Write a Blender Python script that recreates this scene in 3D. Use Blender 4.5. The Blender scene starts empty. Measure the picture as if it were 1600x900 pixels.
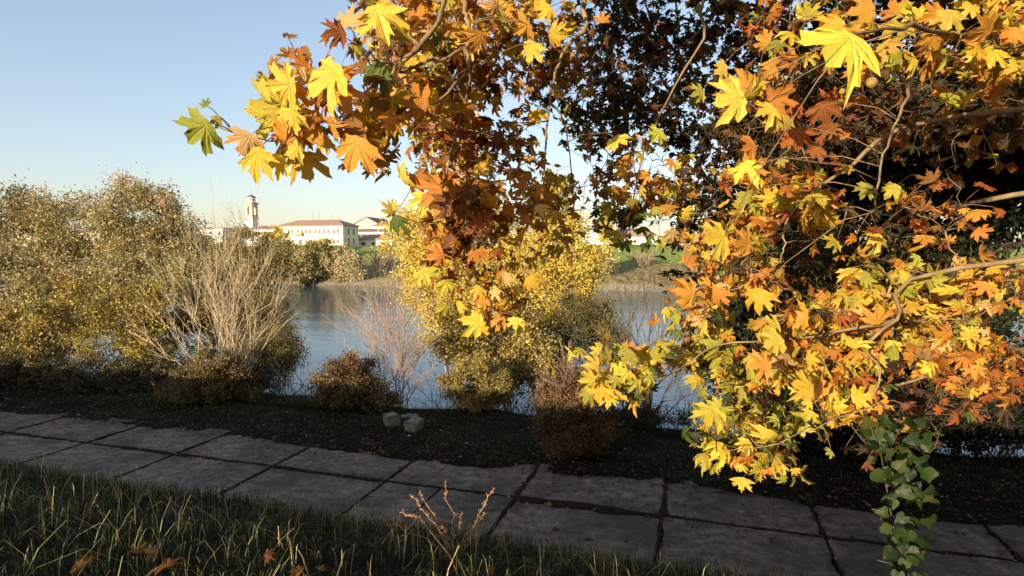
import bpy, math
import numpy as np
from mathutils import Vector, Matrix
S = bpy.context.scene
# ------------------------------------------------------------------ camera, light, exposure
EYE = 4.5
PITCH = math.atan(58 / 930)
cam_d = bpy.data.cameras.new('camera')
cam = bpy.data.objects.new('camera', cam_d)
S.collection.objects.link(cam)
cam.location = (0, 0, EYE)
cam.rotation_euler = (math.pi / 2 - PITCH, 0, 0)
cam_d.sensor_width = 36
cam_d.lens = 36 * 930 / 1600
cam_d.clip_start = 0.05
cam_d.clip_end = 8000
S.camera = cam
SUN_EL, SUN_AZ = math.radians(9.0), math.radians(215)      # azimuth clockwise from +Y: behind and to one side of the camera
world = bpy.data.worlds.new('World')
S.world = world
world.use_nodes = True
wt = world.node_tree
sky = wt.nodes.new('ShaderNodeTexSky')
sky.sky_type = 'NISHITA'
sky.sun_disc = False
sky.sun_elevation = SUN_EL
sky.sun_rotation = SUN_AZ
sky.air_density = 1.0
sky.dust_density = 1.0
sky.ozone_density = 1.7
bg = wt.nodes['Background']
bg.inputs['Strength'].default_value = 0.15
hs = wt.nodes.new('ShaderNodeHueSaturation')
hs.inputs['Saturation'].default_value = 1.0
hs.inputs['Value'].default_value = 1.12
tint = wt.nodes.new('ShaderNodeMix'); tint.data_type = 'RGBA'; tint.blend_type = 'MULTIPLY'
tint.inputs[0].default_value = 1.0
tint.inputs[7].default_value = (1.02, 0.955, 1.01, 1)
wt.links.new(sky.outputs[0], hs.inputs['Color'])
wt.links.new(hs.outputs[0], tint.inputs[6])
gm = wt.nodes.new('ShaderNodeGamma'); gm.inputs['Gamma'].default_value = 0.72
wt.links.new(tint.outputs[2], gm.inputs['Color'])
wt.links.new(gm.outputs[0], bg.inputs['Color'])
sun_d = bpy.data.lights.new('sun', 'SUN')
sun_d.energy = 3.8
sun_d.angle = math.radians(0.5)
sun_d.color = (1.0, 0.84, 0.62)
sun = bpy.data.objects.new('sun', sun_d)
S.collection.objects.link(sun)
SUNV = Vector((math.sin(SUN_AZ) * math.cos(SUN_EL), math.cos(SUN_AZ) * math.cos(SUN_EL), math.sin(SUN_EL)))
sun.rotation_euler = SUNV.to_track_quat('Z', 'Y').to_euler()
sun.location = SUNV * 60
S.view_settings.view_transform = 'Standard'
S.view_settings.look = 'None'
S.view_settings.gamma = 1
S.view_settings.exposure = 1.28
S.cycles.max_bounces = 6
S.cycles.transparent_max_bounces = 4
R = np.random.default_rng(7)
PI = math.pi
# ------------------------------------------------------------------ frames
TH = math.radians(17.17)                       # the road and the river run at this angle to the view
RX, RY = math.cos(TH), -math.sin(TH)           # along the road
PX, PY = math.sin(TH), math.cos(TH)            # across it, away from the camera


def w2(t, s):
    return (RX * t + PX * s, RY * t + PY * s)


def ts(x, y):
    return (RX * x + RY * y, PX * x + PY * y)


def at(px, py, Y):
    """the real point at distance Y that the photograph shows at px, py"""
    u = (px - 800) / 930
    v = (450 - py) / 930
    d = np.array([u, math.cos(PITCH) + v * math.sin(PITCH), -math.sin(PITCH) + v * math.cos(PITCH)])
    return np.array([0, 0, EYE]) + d * (Y / d[1])


PROF_S = np.array([-400, -40, -8, -2, 0, 1.6, 3.0, 4.5, 6, 7.6, 8.2, 8.7, 11.2, 11.7, 13, 15.2, 16.2, 17.5, 19.5, 24, 60, 100, 108, 110.7, 112.5, 118, 130, 140, 150, 156, 400, 4000.])
PROF_Z = np.array([-1, 0.5, 2.6, 2.80, 2.84, 2.80, 2.60, 2.05, 1.25, 0.25, 0.03, -0.05, -0.05, 0.05, 0.10, 0.05, -0.35, -1.5, -3.2, -4.5, -5.5, -4.5, -3.5, -3.0, -1.7, -0.9, 0.5, 1.7, 5.7, 6.0, 6.0, 6.0])


def hsh(i, j, k=0):
    n = np.sin(i * 127.1 + j * 311.7 + k * 74.7) * 43758.5453
    return n - np.floor(n)


def vnoise(x, y, k=0):
    x = np.asarray(x, float); y = np.asarray(y, float)
    xi, yi = np.floor(x), np.floor(y)
    fx, fy = x - xi, y - yi
    fx = fx * fx * (3 - 2 * fx); fy = fy * fy * (3 - 2 * fy)
    a = hsh(xi, yi, k) * (1 - fx) + hsh(xi + 1, yi, k) * fx
    b = hsh(xi, yi + 1, k) * (1 - fx) + hsh(xi + 1, yi + 1, k) * fx
    return (a * (1 - fy) + b * fy) * 2 - 1


def gz_ts(t, s):
    t = np.asarray(t, float); s = np.asarray(s, float)
    z = np.interp(s, PROF_S, PROF_Z)
    road = np.clip((s - 8.5) / .3, 0, 1) * np.clip((11.45 - s) / .3, 0, 1)
    amp = .012 + (1 - road) * np.where(s < 60, .045, .25)
    z = z + amp * (vnoise(t * .9, s * .9) + .6 * vnoise(t * 2.7, s * 2.7, 3)) + np.where(s > 60, 0, .02 * (1 - road)) * vnoise(t * 9, s * 9, 5)
    z = z + np.where((s > 14) & (s < 20), 1, 0) * .12 * vnoise(t * .5, s * .7, 9)
    return z


def gz(x, y):
    t, s = ts(x, y)
    return float(gz_ts(t, s))


# ------------------------------------------------------------------ mesh helpers
def link(o, parent=None):
    S.collection.objects.link(o)
    if parent is not None:
        o.parent = parent
    return o


def tag(o, label=None, cat=None, group=None, kind=None):
    if label: o['label'] = label
    if cat: o['category'] = cat
    if group: o['group'] = group
    if kind: o['kind'] = kind
    return o


def empty(name, loc=(0, 0, 0), rz=0):
    o = bpy.data.objects.new(name, None)
    o.empty_display_size = .2
    o.location = loc
    o.rotation_euler = (0, 0, rz)
    return link(o)


class G:
    def __init__(self):
        self.V = []; self.F = []; self.C = []; self.U = []; self.n = 0

    def add(self, V, F, col=None, uv=None):
        V = np.asarray(V, float).reshape(-1, 3); F = np.asarray(F, int).reshape(-1, 3)
        self.V.append(V); self.F.append(F + self.n); self.n += len(V)
        c = np.ones((len(V), 4))
        if col is not None: c[:, :3] = col
        self.C.append(c)
        self.U.append(np.zeros((len(V), 2)) if uv is None else np.asarray(uv, float))
        return self

    def box(self, c, size, rz=0, col=None, taper=1.0):
        x, y, z = [q / 2 for q in size]
        V = np.array([(sx * x * (taper if sz > 0 else 1), sy * y * (taper if sz > 0 else 1), sz * z) for sz in (-1, 1) for sy in (-1, 1) for sx in (-1, 1)])
        if rz:
            ca, sa = math.cos(rz), math.sin(rz)
            V = np.stack([V[:, 0] * ca - V[:, 1] * sa, V[:, 0] * sa + V[:, 1] * ca, V[:, 2]], 1)
        F = [(0, 2, 1), (1, 2, 3), (4, 5, 6), (5, 7, 6), (0, 1, 4), (1, 5, 4), (2, 6, 3), (3, 6, 7), (0, 4, 2), (2, 4, 6), (1, 3, 5), (3, 7, 5)]
        return self.add(V + np.asarray(c, float), F, col)

    def tube(self, pts, radii, n=5, col=None):
        P = np.asarray(pts, float); m = len(P)
        r = np.broadcast_to(np.asarray(radii, float), (m,))
        T = np.gradient(P, axis=0)
        T /= np.linalg.norm(T, axis=1)[:, None] + 1e-9
        ref = np.array([0, 0, 1.]) if abs(T[0][2]) < .9 else np.array([1., 0, 0])
        V = []
        u = np.cross(T[0], ref); u /= np.linalg.norm(u) + 1e-9
        a = np.arange(n) * 2 * PI / n
        for i in range(m):
            u = u - T[i] * (u @ T[i]); u /= np.linalg.norm(u) + 1e-9
            v = np.cross(T[i], u)
            V.append(P[i] + r[i] * (np.cos(a)[:, None] * u + np.sin(a)[:, None] * v))
        V = np.concatenate(V)
        F = []
        for i in range(m - 1):
            for j in range(n):
                a0, a1, b0, b1 = i * n + j, i * n + (j + 1) % n, (i + 1) * n + j, (i + 1) * n + (j + 1) % n
                F += [(a0, a1, b1), (a0, b1, b0)]
        k = len(V)
        V = np.vstack([V, P[:1], P[-1:]])
        for j in range(n):
            F += [(k, (j + 1) % n, j), (k + 1, (m - 1) * n + j, (m - 1) * n + (j + 1) % n)]
        return self.add(V, F, col)

    def build(self, name, mat, parent=None, smooth=False, org=None):
        V = np.concatenate(self.V); F = np.concatenate(self.F); C = np.concatenate(self.C); U = np.concatenate(self.U)
        if org is not None: V = V - np.asarray(org, float)
        me = bpy.data.meshes.new(name)
        me.vertices.add(len(V)); me.vertices.foreach_set('co', V.astype(np.float32).ravel())
        me.loops.add(F.size); me.loops.foreach_set('vertex_index', F.ravel().astype(np.int32))
        me.polygons.add(len(F))
        me.polygons.foreach_set('loop_start', (np.arange(len(F)) * 3).astype(np.int32))
        me.polygons.foreach_set('loop_total', np.full(len(F), 3, np.int32))
        me.polygons.foreach_set('use_smooth', np.full(len(F), smooth))
        at_ = me.attributes.new('col', 'FLOAT_COLOR', 'POINT')
        at_.data.foreach_set('color', C.astype(np.float32).ravel())
        uv = me.uv_layers.new(name='luv')
        uv.data.foreach_set('uv', U[F.ravel()].astype(np.float32).ravel())
        me.update(calc_edges=True)
        me.materials.append(mat)
        o = bpy.data.objects.new(name, me)
        return link(o, parent)


# ------------------------------------------------------------------ materials
def mat_new(name):
    m = bpy.data.materials.new(name); m.use_nodes = True
    nt = m.node_tree
    b = nt.nodes['Principled BSDF']
    return m, nt, b


def N(nt, typ, **kw):
    n = nt.nodes.new(typ)
    for k, v in kw.items(): setattr(n, k, v)
    return n


def noise(nt, vec, scale, detail=4, rough=.55):
    n = N(nt, 'ShaderNodeTexNoise')
    n.inputs['Scale'].default_value = scale; n.inputs['Detail'].default_value = detail; n.inputs['Roughness'].default_value = rough
    if vec is not None: nt.links.new(vec, n.inputs['Vector'])
    return n.outputs['Fac']


def ramp(nt, fac, stops):
    r = N(nt, 'ShaderNodeValToRGB')
    e = r.color_ramp.elements
    while len(e) < len(stops): e.new(.5)
    for el, (p, c) in zip(e, stops):
        el.position = p; el.color = (*c, 1) if len(c) == 3 else c
    nt.links.new(fac, r.inputs[0])
    return r.outputs[0]


def mixc(nt, f, a, b, mode='MIX'):
    m = N(nt, 'ShaderNodeMix', data_type='RGBA', blend_type=mode)
    for sock, v in ((m.inputs[0], f), (m.inputs[6], a), (m.inputs[7], b)):
        if hasattr(v, 'node'): nt.links.new(v, sock)
        else: sock.default_value = v if isinstance(v, (int, float)) else (*v, 1)
    return m.outputs[2]


def math_(nt, op, a, b=None, c=None):
    m = N(nt, 'ShaderNodeMath', operation=op)
    for i, v in enumerate((a, b, c)):
        if v is None: continue
        if hasattr(v, 'node'): nt.links.new(v, m.inputs[i])
        else: m.inputs[i].default_value = v
    return m.outputs[0]


def bump(nt, b, h, strength, dist):
    bp = N(nt, 'ShaderNodeBump')
    bp.inputs['Strength'].default_value = strength; bp.inputs['Distance'].default_value = dist
    nt.links.new(h, bp.inputs['Height']); nt.links.new(bp.outputs[0], b.inputs['Normal'])


def coords(nt, which='Object'):
    return N(nt, 'ShaderNodeTexCoord').outputs[which]


def simple(name, c1, c2=None, scale=4, rough=.85, bumpd=0, spec=.3, stretch=None):
    m, nt, b = mat_new(name)
    vec = coords(nt)
    if stretch:
        mp = N(nt, 'ShaderNodeMapping'); mp.inputs['Scale'].default_value = stretch
        nt.links.new(vec, mp.inputs[0]); vec = mp.outputs[0]
    f = noise(nt, vec, scale)
    nt.links.new(ramp(nt, f, [(.3, c1), (.7, c2 or c1)]), b.inputs['Base Color'])
    b.inputs['Roughness'].default_value = rough
    b.inputs['Specular IOR Level'].default_value = spec
    if bumpd: bump(nt, b, noise(nt, vec, scale * 4), .6, bumpd)
    return m


def leaf_material(name, source, veins, transl=.35, rough=.45, spec=.4):
    m, nt, b = mat_new(name)
    if source == 'object':
        base = N(nt, 'ShaderNodeObjectInfo').outputs['Color']
    else:
        a = N(nt, 'ShaderNodeAttribute', attribute_name='col'); base = a.outputs['Color']
    if veins:
        uv = N(nt, 'ShaderNodeUVMap', uv_map='luv').outputs[0]
        sp = N(nt, 'ShaderNodeSeparateXYZ'); nt.links.new(uv, sp.inputs[0])
        x = math_(nt, 'ABSOLUTE', sp.outputs[0]); y = sp.outputs[1]
        best = None
        for ang in (90, 46.1, 11.2):
            ca, sa = math.cos(math.radians(ang)), math.sin(math.radians(ang))
            d = math_(nt, 'ABSOLUTE', math_(nt, 'SUBTRACT', math_(nt, 'MULTIPLY', x, sa), math_(nt, 'MULTIPLY', y, ca)))
            al = math_(nt, 'ADD', math_(nt, 'MULTIPLY', x, ca), math_(nt, 'MULTIPLY', y, sa))
            d = math_(nt, 'ADD', d, math_(nt, 'MULTIPLY', math_(nt, 'LESS_THAN', al, 0), 1))
            best = d if best is None else math_(nt, 'MINIMUM', best, d)
        v = N(nt, 'ShaderNodeMapRange'); nt.links.new(best, v.inputs[0])
        v.inputs[1].default_value = .006; v.inputs[2].default_value = .028; v.inputs[3].default_value = 1; v.inputs[4].default_value = 0
        # side veins and blotches
        nz = noise(nt, coords(nt), 14, 3)
        nz2 = noise(nt, coords(nt), 45, 2)
        rr = math_(nt, 'SQRT', math_(nt, 'ADD', math_(nt, 'MULTIPLY', x, x), math_(nt, 'MULTIPLY', y, y)))
        side = math_(nt, 'SINE', math_(nt, 'MULTIPLY', math_(nt, 'ADD', rr, math_(nt, 'MULTIPLY', best, -.9)), 55))
        side = math_(nt, 'GREATER_THAN', side, .86)
        c = mixc(nt, ramp(nt, nz, [(.35, (0, 0, 0)), (.68, (1, 1, 1))]), mixc(nt, 1, base, (.84, .74, .55), 'MULTIPLY'), base)
        c = mixc(nt, ramp(nt, nz2, [(.66, (0, 0, 0)), (.74, (.7, .7, .7))]), c, (.10, .035, .01))
        ed = math_(nt, 'ADD', math_(nt, 'MULTIPLY', rr, .9), math_(nt, 'MULTIPLY', math_(nt, 'SUBTRACT', nz, .5), 1.5))
        c = mixc(nt, ramp(nt, ed, [(.92, (0, 0, 0)), (1.08, (.6, .6, .6))]), c, (.16, .06, .018))
        c = mixc(nt, math_(nt, 'MULTIPLY', side, .09), c, mixc(nt, .6, base, (.9, .75, .3)))
        c = mixc(nt, math_(nt, 'MULTIPLY', v.outputs[0], .30), c, mixc(nt, .5, base, (.85, .72, .30)))
        h = math_(nt, 'ADD', math_(nt, 'MULTIPLY', v.outputs[0], -1), math_(nt, 'MULTIPLY', nz, 1.2))
        h = math_(nt, 'ADD', h, math_(nt, 'MULTIPLY', side, -.35))
        bump(nt, b, h, .7, .004)
    else:
        c = base
    nt.links.new(c, b.inputs['Base Color'])
    b.inputs['Roughness'].default_value = rough
    b.inputs['Specular IOR Level'].default_value = spec
    tr = N(nt, 'ShaderNodeBsdfTranslucent')
    nt.links.new(mixc(nt, 1, c, (1.0, .95, .7), 'MULTIPLY'), tr.inputs[0])
    mx = N(nt, 'ShaderNodeMixShader'); mx.inputs[0].default_value = transl
    nt.links.new(b.outputs[0], mx.inputs[1]); nt.links.new(tr.outputs[0], mx.inputs[2])
    nt.links.new(mx.outputs[0], nt.nodes['Material Output'].inputs[0])
    return m


M = {}
M['leaf_obj'] = leaf_material('plane_leaf', 'object', True, .38, .55, .25)
M['leaf_col'] = leaf_material('plane_leaf_mass', 'attr', True, .38, .55, .25)
M['leaf_small'] = leaf_material('small_leaf', 'attr', False, .3, .55, .25)
M['leaf_gloss'] = leaf_material('glossy_leaf', 'object', False, .15, .5, .2)
M['grass'] = leaf_material('grass_blade', 'attr', False, .3, .45, .35)
M['attr_matte'] = leaf_material('litter', 'attr', False, .05, .8, .15)
M['bark'] = simple('plane_bark', (.13, .085, .04), (.30, .21, .11), 9, .8, .01, stretch=(1, 1, .5))
M['bark_dark'] = simple('dark_bark', (.05, .04, .025), (.11, .085, .055), 12, .9, .01, stretch=(1, 1, .3))
M['twig'] = simple('twig_bark', (.11, .07, .035), (.26, .17, .085), 20, .7)
M['pale_stem'] = simple('pale_stem', (.32, .25, .15), (.54, .44, .28), 12, .8)
M['pink_stem'] = simple('pinkish_stem', (.24, .17, .12), (.40, .29, .21), 12, .8)
M['dark_stem'] = simple('dark_stem', (.07, .045, .03), (.13, .09, .06), 12, .85)
M['seed'] = simple('seed_ball', (.18, .10, .03), (.42, .28, .08), 220, .9, .004)
M['dry_stalk'] = simple('dry_stalk', (.34, .17, .09), (.55, .32, .17), 30, .7)


def m_concrete():
    m, nt, b = mat_new('weathered_concrete')
    v = coords(nt)
    g = N(nt, 'ShaderNodeNewGeometry').outputs['Position']
    big = noise(nt, g, .8, 5, .6); fine = noise(nt, g, 26, 5, .7); mid = noise(nt, g, 5, 6, .65)
    c = ramp(nt, mid, [(.32, (.09, .068, .047)), (.5, (.205, .165, .118)), (.66, (.34, .28, .205))])
    c = mixc(nt, ramp(nt, big, [(.38, (.75, .75, .75)), (.6, (0, 0, 0))]), c, (.075, .063, .050))
    c = mixc(nt, ramp(nt, fine, [(.30, (.8, .8, .8)), (.46, (0, 0, 0))]), c, (.034, .028, .022))
    c = mixc(nt, ramp(nt, noise(nt, g, 60, 2), [(.62, (0, 0, 0)), (.70, (.8, .8, .8))]), c, (.27, .245, .21))
    nt.links.new(c, b.inputs['Base Color'])
    b.inputs['Roughness'].default_value = .88
    b.inputs['Specular IOR Level'].default_value = .2
    h = math_(nt, 'ADD', math_(nt, 'MULTIPLY', mid, .8), math_(nt, 'MULTIPLY', fine, .5))
    bump(nt, b, h, .9, .02)
    return m


M['concrete'] = m_concrete()
M['dirt'] = simple('joint_dirt', (.016, .012, .008), (.040, .028, .016), 9, .95, .03, .1)
M['block'] = simple('old_concrete_block', (.12, .11, .07), (.30, .28, .21), 14, .9, .02, .15)


def m_ground():
    m, nt, b = mat_new('ground')
    o = coords(nt)
    sp = N(nt, 'ShaderNodeSeparateXYZ'); nt.links.new(o, sp.inputs[0])
    s = sp.outputs[1]; z = sp.outputs[2]
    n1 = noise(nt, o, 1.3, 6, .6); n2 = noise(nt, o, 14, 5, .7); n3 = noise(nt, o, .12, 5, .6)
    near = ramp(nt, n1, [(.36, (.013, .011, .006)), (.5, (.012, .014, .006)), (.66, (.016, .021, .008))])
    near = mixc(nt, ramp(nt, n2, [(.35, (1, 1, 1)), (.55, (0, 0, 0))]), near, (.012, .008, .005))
    # far bank
    mp = N(nt, 'ShaderNodeMapping'); mp.inputs['Scale'].default_value = (.06, .22, .3); nt.links.new(o, mp.inputs[0])
    n4 = noise(nt, mp.outputs[0], 1, 6, .65)
    n5 = noise(nt, o, .9, 5, .7)
    levee = ramp(nt, n4, [(.34, (.22, .23, .07)), (.5, (.19, .26, .06)), (.66, (.14, .24, .05))])
    levee = mixc(nt, ramp(nt, n5, [(.42, (.55, .55, .55)), (.6, (0, 0, 0))]), levee, (.16, .125, .055))
    berm = ramp(nt, n4, [(.36, (.30, .21, .09)), (.52, (.36, .28, .12)), (.68, (.24, .23, .07))])
    berm = mixc(nt, ramp(nt, n5, [(.4, (.6, .6, .6)), (.62, (0, 0, 0))]), berm, (.11, .075, .035))
    shore = ramp(nt, noise(nt, o, 2.2, 4, .8), [(.4, (.13, .11, .07)), (.66, (.34, .30, .22))])

    def step(a, b_, base=s, wob=3.0):
        mr = N(nt, 'ShaderNodeMapRange')
        q = math_(nt, 'ADD', base, math_(nt, 'MULTIPLY', math_(nt, 'SUBTRACT', n4, .5), wob))
        nt.links.new(q, mr.inputs[0]); mr.inputs[1].default_value = a; mr.inputs[2].default_value = b_
        return mr.outputs[0]
    c = mixc(nt, step(60, 61), near, shore)
    c = mixc(nt, step(111.9, 113.2), c, berm)
    c = mixc(nt, step(138.0, 140, s, 8), c, levee)
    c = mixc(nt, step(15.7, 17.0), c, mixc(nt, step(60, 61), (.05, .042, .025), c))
    nt.links.new(c, b.inputs['Base Color'])
    b.inputs['Roughness'].default_value = .95; b.inputs['Specular IOR Level'].default_value = .1
    bump(nt, b, math_(nt, 'ADD', n2, n5), .8, .05)
    return m


M['ground'] = m_ground()


def m_water():
    m, nt, b = mat_new('river_water')
    o = coords(nt)
    mp = N(nt, 'ShaderNodeMapping'); mp.inputs['Scale'].default_value = (.55, 1.5, 1); nt.links.new(o, mp.inputs[0])
    mp2 = N(nt, 'ShaderNodeMapping'); mp2.inputs['Scale'].default_value = (.05, .16, 1); nt.links.new(o, mp2.inputs[0])
    a = noise(nt, mp.outputs[0], 2.6, 3, .6)
    c = noise(nt, mp2.outputs[0], 1.0, 5, .65)
    h = math_(nt, 'ADD', math_(nt, 'MULTIPLY', a, .05), math_(nt, 'MULTIPLY', c, .35))
    bp = N(nt, 'ShaderNodeBump'); bp.inputs['Strength'].default_value = .22; bp.inputs['Distance'].default_value = 1.0
    nt.links.new(h, bp.inputs['Height']); nt.links.new(bp.outputs[0], b.inputs['Normal'])
    b.inputs['Base Color'].default_value = (.035, .085, .12, 1)
    b.inputs['Roughness'].default_value = .07
    b.inputs['IOR'].default_value = 1.333
    b.inputs['Specular IOR Level'].default_value = .5
    return m


M['water'] = m_water()

# ------------------------------------------------------------------ the setting: ground, river, road
def ground():
    sl = np.unique(np.concatenate([np.linspace(-400, -40, 8), np.arange(-40, -4, 2.), np.arange(-4, 8, .12), np.arange(8, 8.8, .04), np.arange(8.8, 11.1, .23), np.arange(11.1, 12, .04),
                                   np.arange(12, 20, .13), np.arange(20, 30, 1.), np.arange(30, 108, 8.), np.arange(108, 160, .8), np.linspace(160, 400, 12), [800, 1600, 4000]]))
    tl = np.unique(np.concatenate([-np.geomspace(34, 3500, 46), np.arange(-34, 22, .11), np.geomspace(22, 3500, 46)]))
    T, Sg = np.meshgrid(tl, sl)
    Z = gz_ts(T, Sg)
    V = np.stack([T.ravel(), Sg.ravel(), Z.ravel()], 1)
    a, b = len(tl), len(sl)
    i = np.arange(b - 1)[:, None] * a + np.arange(a - 1)[None, :]
    i = i.ravel()
    F = np.concatenate([np.stack([i, i + 1, i + a + 1], 1), np.stack([i, i + a + 1, i + a], 1)])
    g = G(); g.add(V, F)
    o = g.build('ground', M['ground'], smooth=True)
    o.rotation_euler = (0, 0, -TH)
    tag(o, kind='structure')


ground()
g = G()
g.add([(-3400, 14, -3), (3400, 14, -3), (3400, 116, -3), (-3400, 116, -3)], [(0, 1, 2), (0, 2, 3)])
river = g.build('river', M['water']); river.rotation_euler = (0, 0, -TH)
tag(river, kind='structure')

# the concrete road: two rows of cast slabs, each slab on its own
road = empty('road', (0, 0, 0), -TH); tag(road, kind='structure')


def slab(t0, t1, s0, s1, dz, tilt):
    rng = R
    pts = []
    L = [(t0, s0), (t1, s0), (t1, s1), (t0, s1)]
    for k in range(4):
        a = np.array(L[k]); b = np.array(L[(k + 1) % 4])
        n = 15 if k % 2 == 0 else 10
        nrm = np.array([b[1] - a[1], -(b[0] - a[0])]); nrm = nrm / np.linalg.norm(nrm)
        for j in range(n):
            f = j / n
            jit = -abs(rng.normal(0, .013)) if j else -.02
            if rng.random() < .12: jit -= rng.uniform(.02, .07)
            pts.append(a + (b - a) * f + nrm * jit)
    pts = np.array(pts); n = len(pts); c = pts.mean(0)
    z = dz + tilt[0] * (pts[:, 0] - c[0]) + tilt[1] * (pts[:, 1] - c[1])
    inn = c + (pts - c) * np.array([1 - .02, 1 - .03])
    top = np.column_stack([inn, z]); mid = np.column_stack([pts, z - .012]); bot = np.column_stack([pts, z - .12])
    V = np.vstack([top, mid, bot, [[c[0], c[1], dz + .004]]])
    F = []
    for i in range(n):
        j = (i + 1) % n
        F += [(3 * n, i, j), (i, n + i, n + j), (i, n + j, j), (n + i, 2 * n + i, 2 * n + j), (n + i, 2 * n + j, n + j)]
    org = (c[0], c[1], 0)
    return G().add(V, F).build('slab', M['concrete'], road, org=org), org


jl = [-21.5, -18.9, -16.25, -13.6, -10.95, -8.37, -5.72, -3.08, -.47, 2.02, 4.6, 7.2, 9.8, 12.4]
for row, (sa, sb) in enumerate([(8.15, 10.14), (10.16, 11.95)]):
    js = sorted(jl + ([-4.55] if row == 0 else []))
    for i in range(len(js) - 1):
        o, org = slab(js[i] + .010, js[i + 1] - .010, sa, sb, R.uniform(-.010, .016), R.normal(0, .006, 2))
        o.location = org

# dirt and dead leaves packed into the joints
def joint_dirt():
    g = G()
    def strip(p0, p1, wfun, h):
        p0 = np.array(p0, float); p1 = np.array(p1, float)
        L = np.linalg.norm(p1 - p0); n = max(4, int(L / .05)); d = (p1 - p0) / L; q = np.array([-d[1], d[0]])
        V = []
        for i in range(n + 1):
            f = i / n; c = p0 + (p1 - p0) * f + q * .02 * vnoise(f * L * 1.5, p0[0])
            w = wfun(f * L)
            wl = w * (.6 + .9 * abs(vnoise(f * L * 4, p0[0] + 3, 1))); wr = w * (.6 + .9 * abs(vnoise(f * L * 4, p0[0] + 7, 2)))
            hh = h * (.5 + .5 * vnoise(f * L * 3, 1.3, 4))
            V += [(*(c - q * wl), -.02), (*(c - q * wl * .5), .012 + hh * .6), (*c, .016 + hh), (*(c + q * wr * .5), .012 + hh * .6), (*(c + q * wr), -.02)]
        F = []
        for i in range(n):
            for j in range(4):
                a = i * 5 + j
                F += [(a, a + 5, a + 6), (a, a + 6, a + 1)]
        g.add(V, F)
    strip((-22, 10.15), (12.5, 10.15), lambda x: .03 + .13 * max(0, vnoise(x * .45, 2.2)) + (.10 * math.exp(-((x - 20.2) / 1.5) ** 2)) + .04 * math.exp(-((x - 13) / 1.2) ** 2), .03)
    for j in jl[1:-1]:
        big = {-3.08: .12, -.47: .12, -5.72: .07, -8.37: .06}.get(j, .03)
        strip((j, 10.15), (j + R.normal(0, .02), 11.9), lambda x, b=big: b * (.6 + .8 * abs(vnoise(x * 1.3, j))), .025)
        strip((j, 8.2), (j, 10.15), lambda x, b=big: b * .42 * (.4 + abs(vnoise(x * 1.3, j, 4))), .012)
    strip((-4.55, 8.2), (-4.55, 10.1), lambda x: .016, .006)
    o = g.build('joint_dirt', M['dirt'], road); tag(o, kind='stuff')


joint_dirt()
# ------------------------------------------------------------------ buildings across the river
WALLS = {}


def wallm(name, c, c2=None):
    if name not in WALLS: WALLS[name] = simple(name, c, c2 or tuple(x * .85 for x in c), .6, .9)
    return WALLS[name]


M['roof'] = simple('clay_roof', (.31, .18, .115), (.40, .25, .17), 1.2, .9, .02, stretch=(3, 3, 1))
M['roof_old'] = simple('old_clay_roof', (.26, .14, .10), (.34, .19, .14), 1.2, .9, .02, stretch=(3, 3, 1))
M['roof_grey'] = simple('grey_roof', (.12, .11, .10), (.18, .17, .16), 1.2, .9)
M['pane'] = simple('window_pane', (.03, .03, .035), (.05, .05, .06), 1, .15, spec=.6)
M['shutter'] = simple('brown_shutter', (.17, .12, .08), (.22, .16, .10), 3, .7)
M['shutter_grey'] = simple('grey_shutter', (.30, .30, .27), (.36, .36, .32), 3, .7)
M['metal'] = simple('dull_metal', (.22, .22, .22), (.3, .3, .3), 3, .5)
M['stone'] = simple('tower_stone', (.50, .40, .28), (.62, .50, .36), .8, .9, .02)
M['stone_pale'] = simple('tower_plaster', (.72, .66, .54), (.80, .74, .62), .8, .9)
M['brick_red'] = simple('tower_brick', (.42, .25, .17), (.50, .32, .22), .8, .9)


def hip_roof(g, L, D, z, h, over=.6, ridge=None):
    x, y = L / 2 + over, D / 2 + over
    r = (L / 2 - D / 2) if ridge is None else ridge
    V = [(-x, -y, z), (x, -y, z), (x, y, z), (-x, y, z), (-r, 0, z + h), (r, 0, z + h), (-x, -y, z - .18), (x, -y, z - .18), (x, y, z - .18), (-x, y, z - .18)]
    F = [(0, 1, 5), (0, 5, 4), (1, 2, 5), (2, 3, 4), (2, 4, 5), (3, 0, 4), (6, 8, 7), (6, 9, 8)]
    for i in range(4):
        j = (i + 1) % 4
        F += [(i, 6 + i, 6 + j), (i, 6 + j, j)]
    g.add(V, F)


def gable_roof(g, L, D, z, h, over=.4):
    """ridge runs along local Y, the gable faces the river"""
    x, y = L / 2 + over, D / 2 + over
    V = [(-x, -y, z), (0, -y, z + h), (x, -y, z), (-x, y, z), (0, y, z + h), (x, y, z)]
    V += [(a, b, c - .2) for a, b, c in V]
    F = [(0, 3, 4), (0, 4, 1), (1, 4, 5), (1, 5, 2), (6, 10, 9), (6, 7, 10), (7, 11, 10), (7, 8, 11), (0, 1, 7), (0, 7, 6), (1, 2, 8), (1, 8, 7), (3, 10, 4), (3, 9, 10), (4, 11, 5), (4, 10, 11),
          (0, 6, 9), (0, 9, 3), (2, 5, 11), (2, 11, 8)]
    g.add(V, F)


def side_xf(L, D, side):
    """position on the wall face -> local point; side 0 faces the river, 1 faces downstream"""
    if side == 0: return lambda u, out: (u, -D / 2 - out), 0
    return lambda u, out: (L / 2 + out, u), PI / 2


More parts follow.
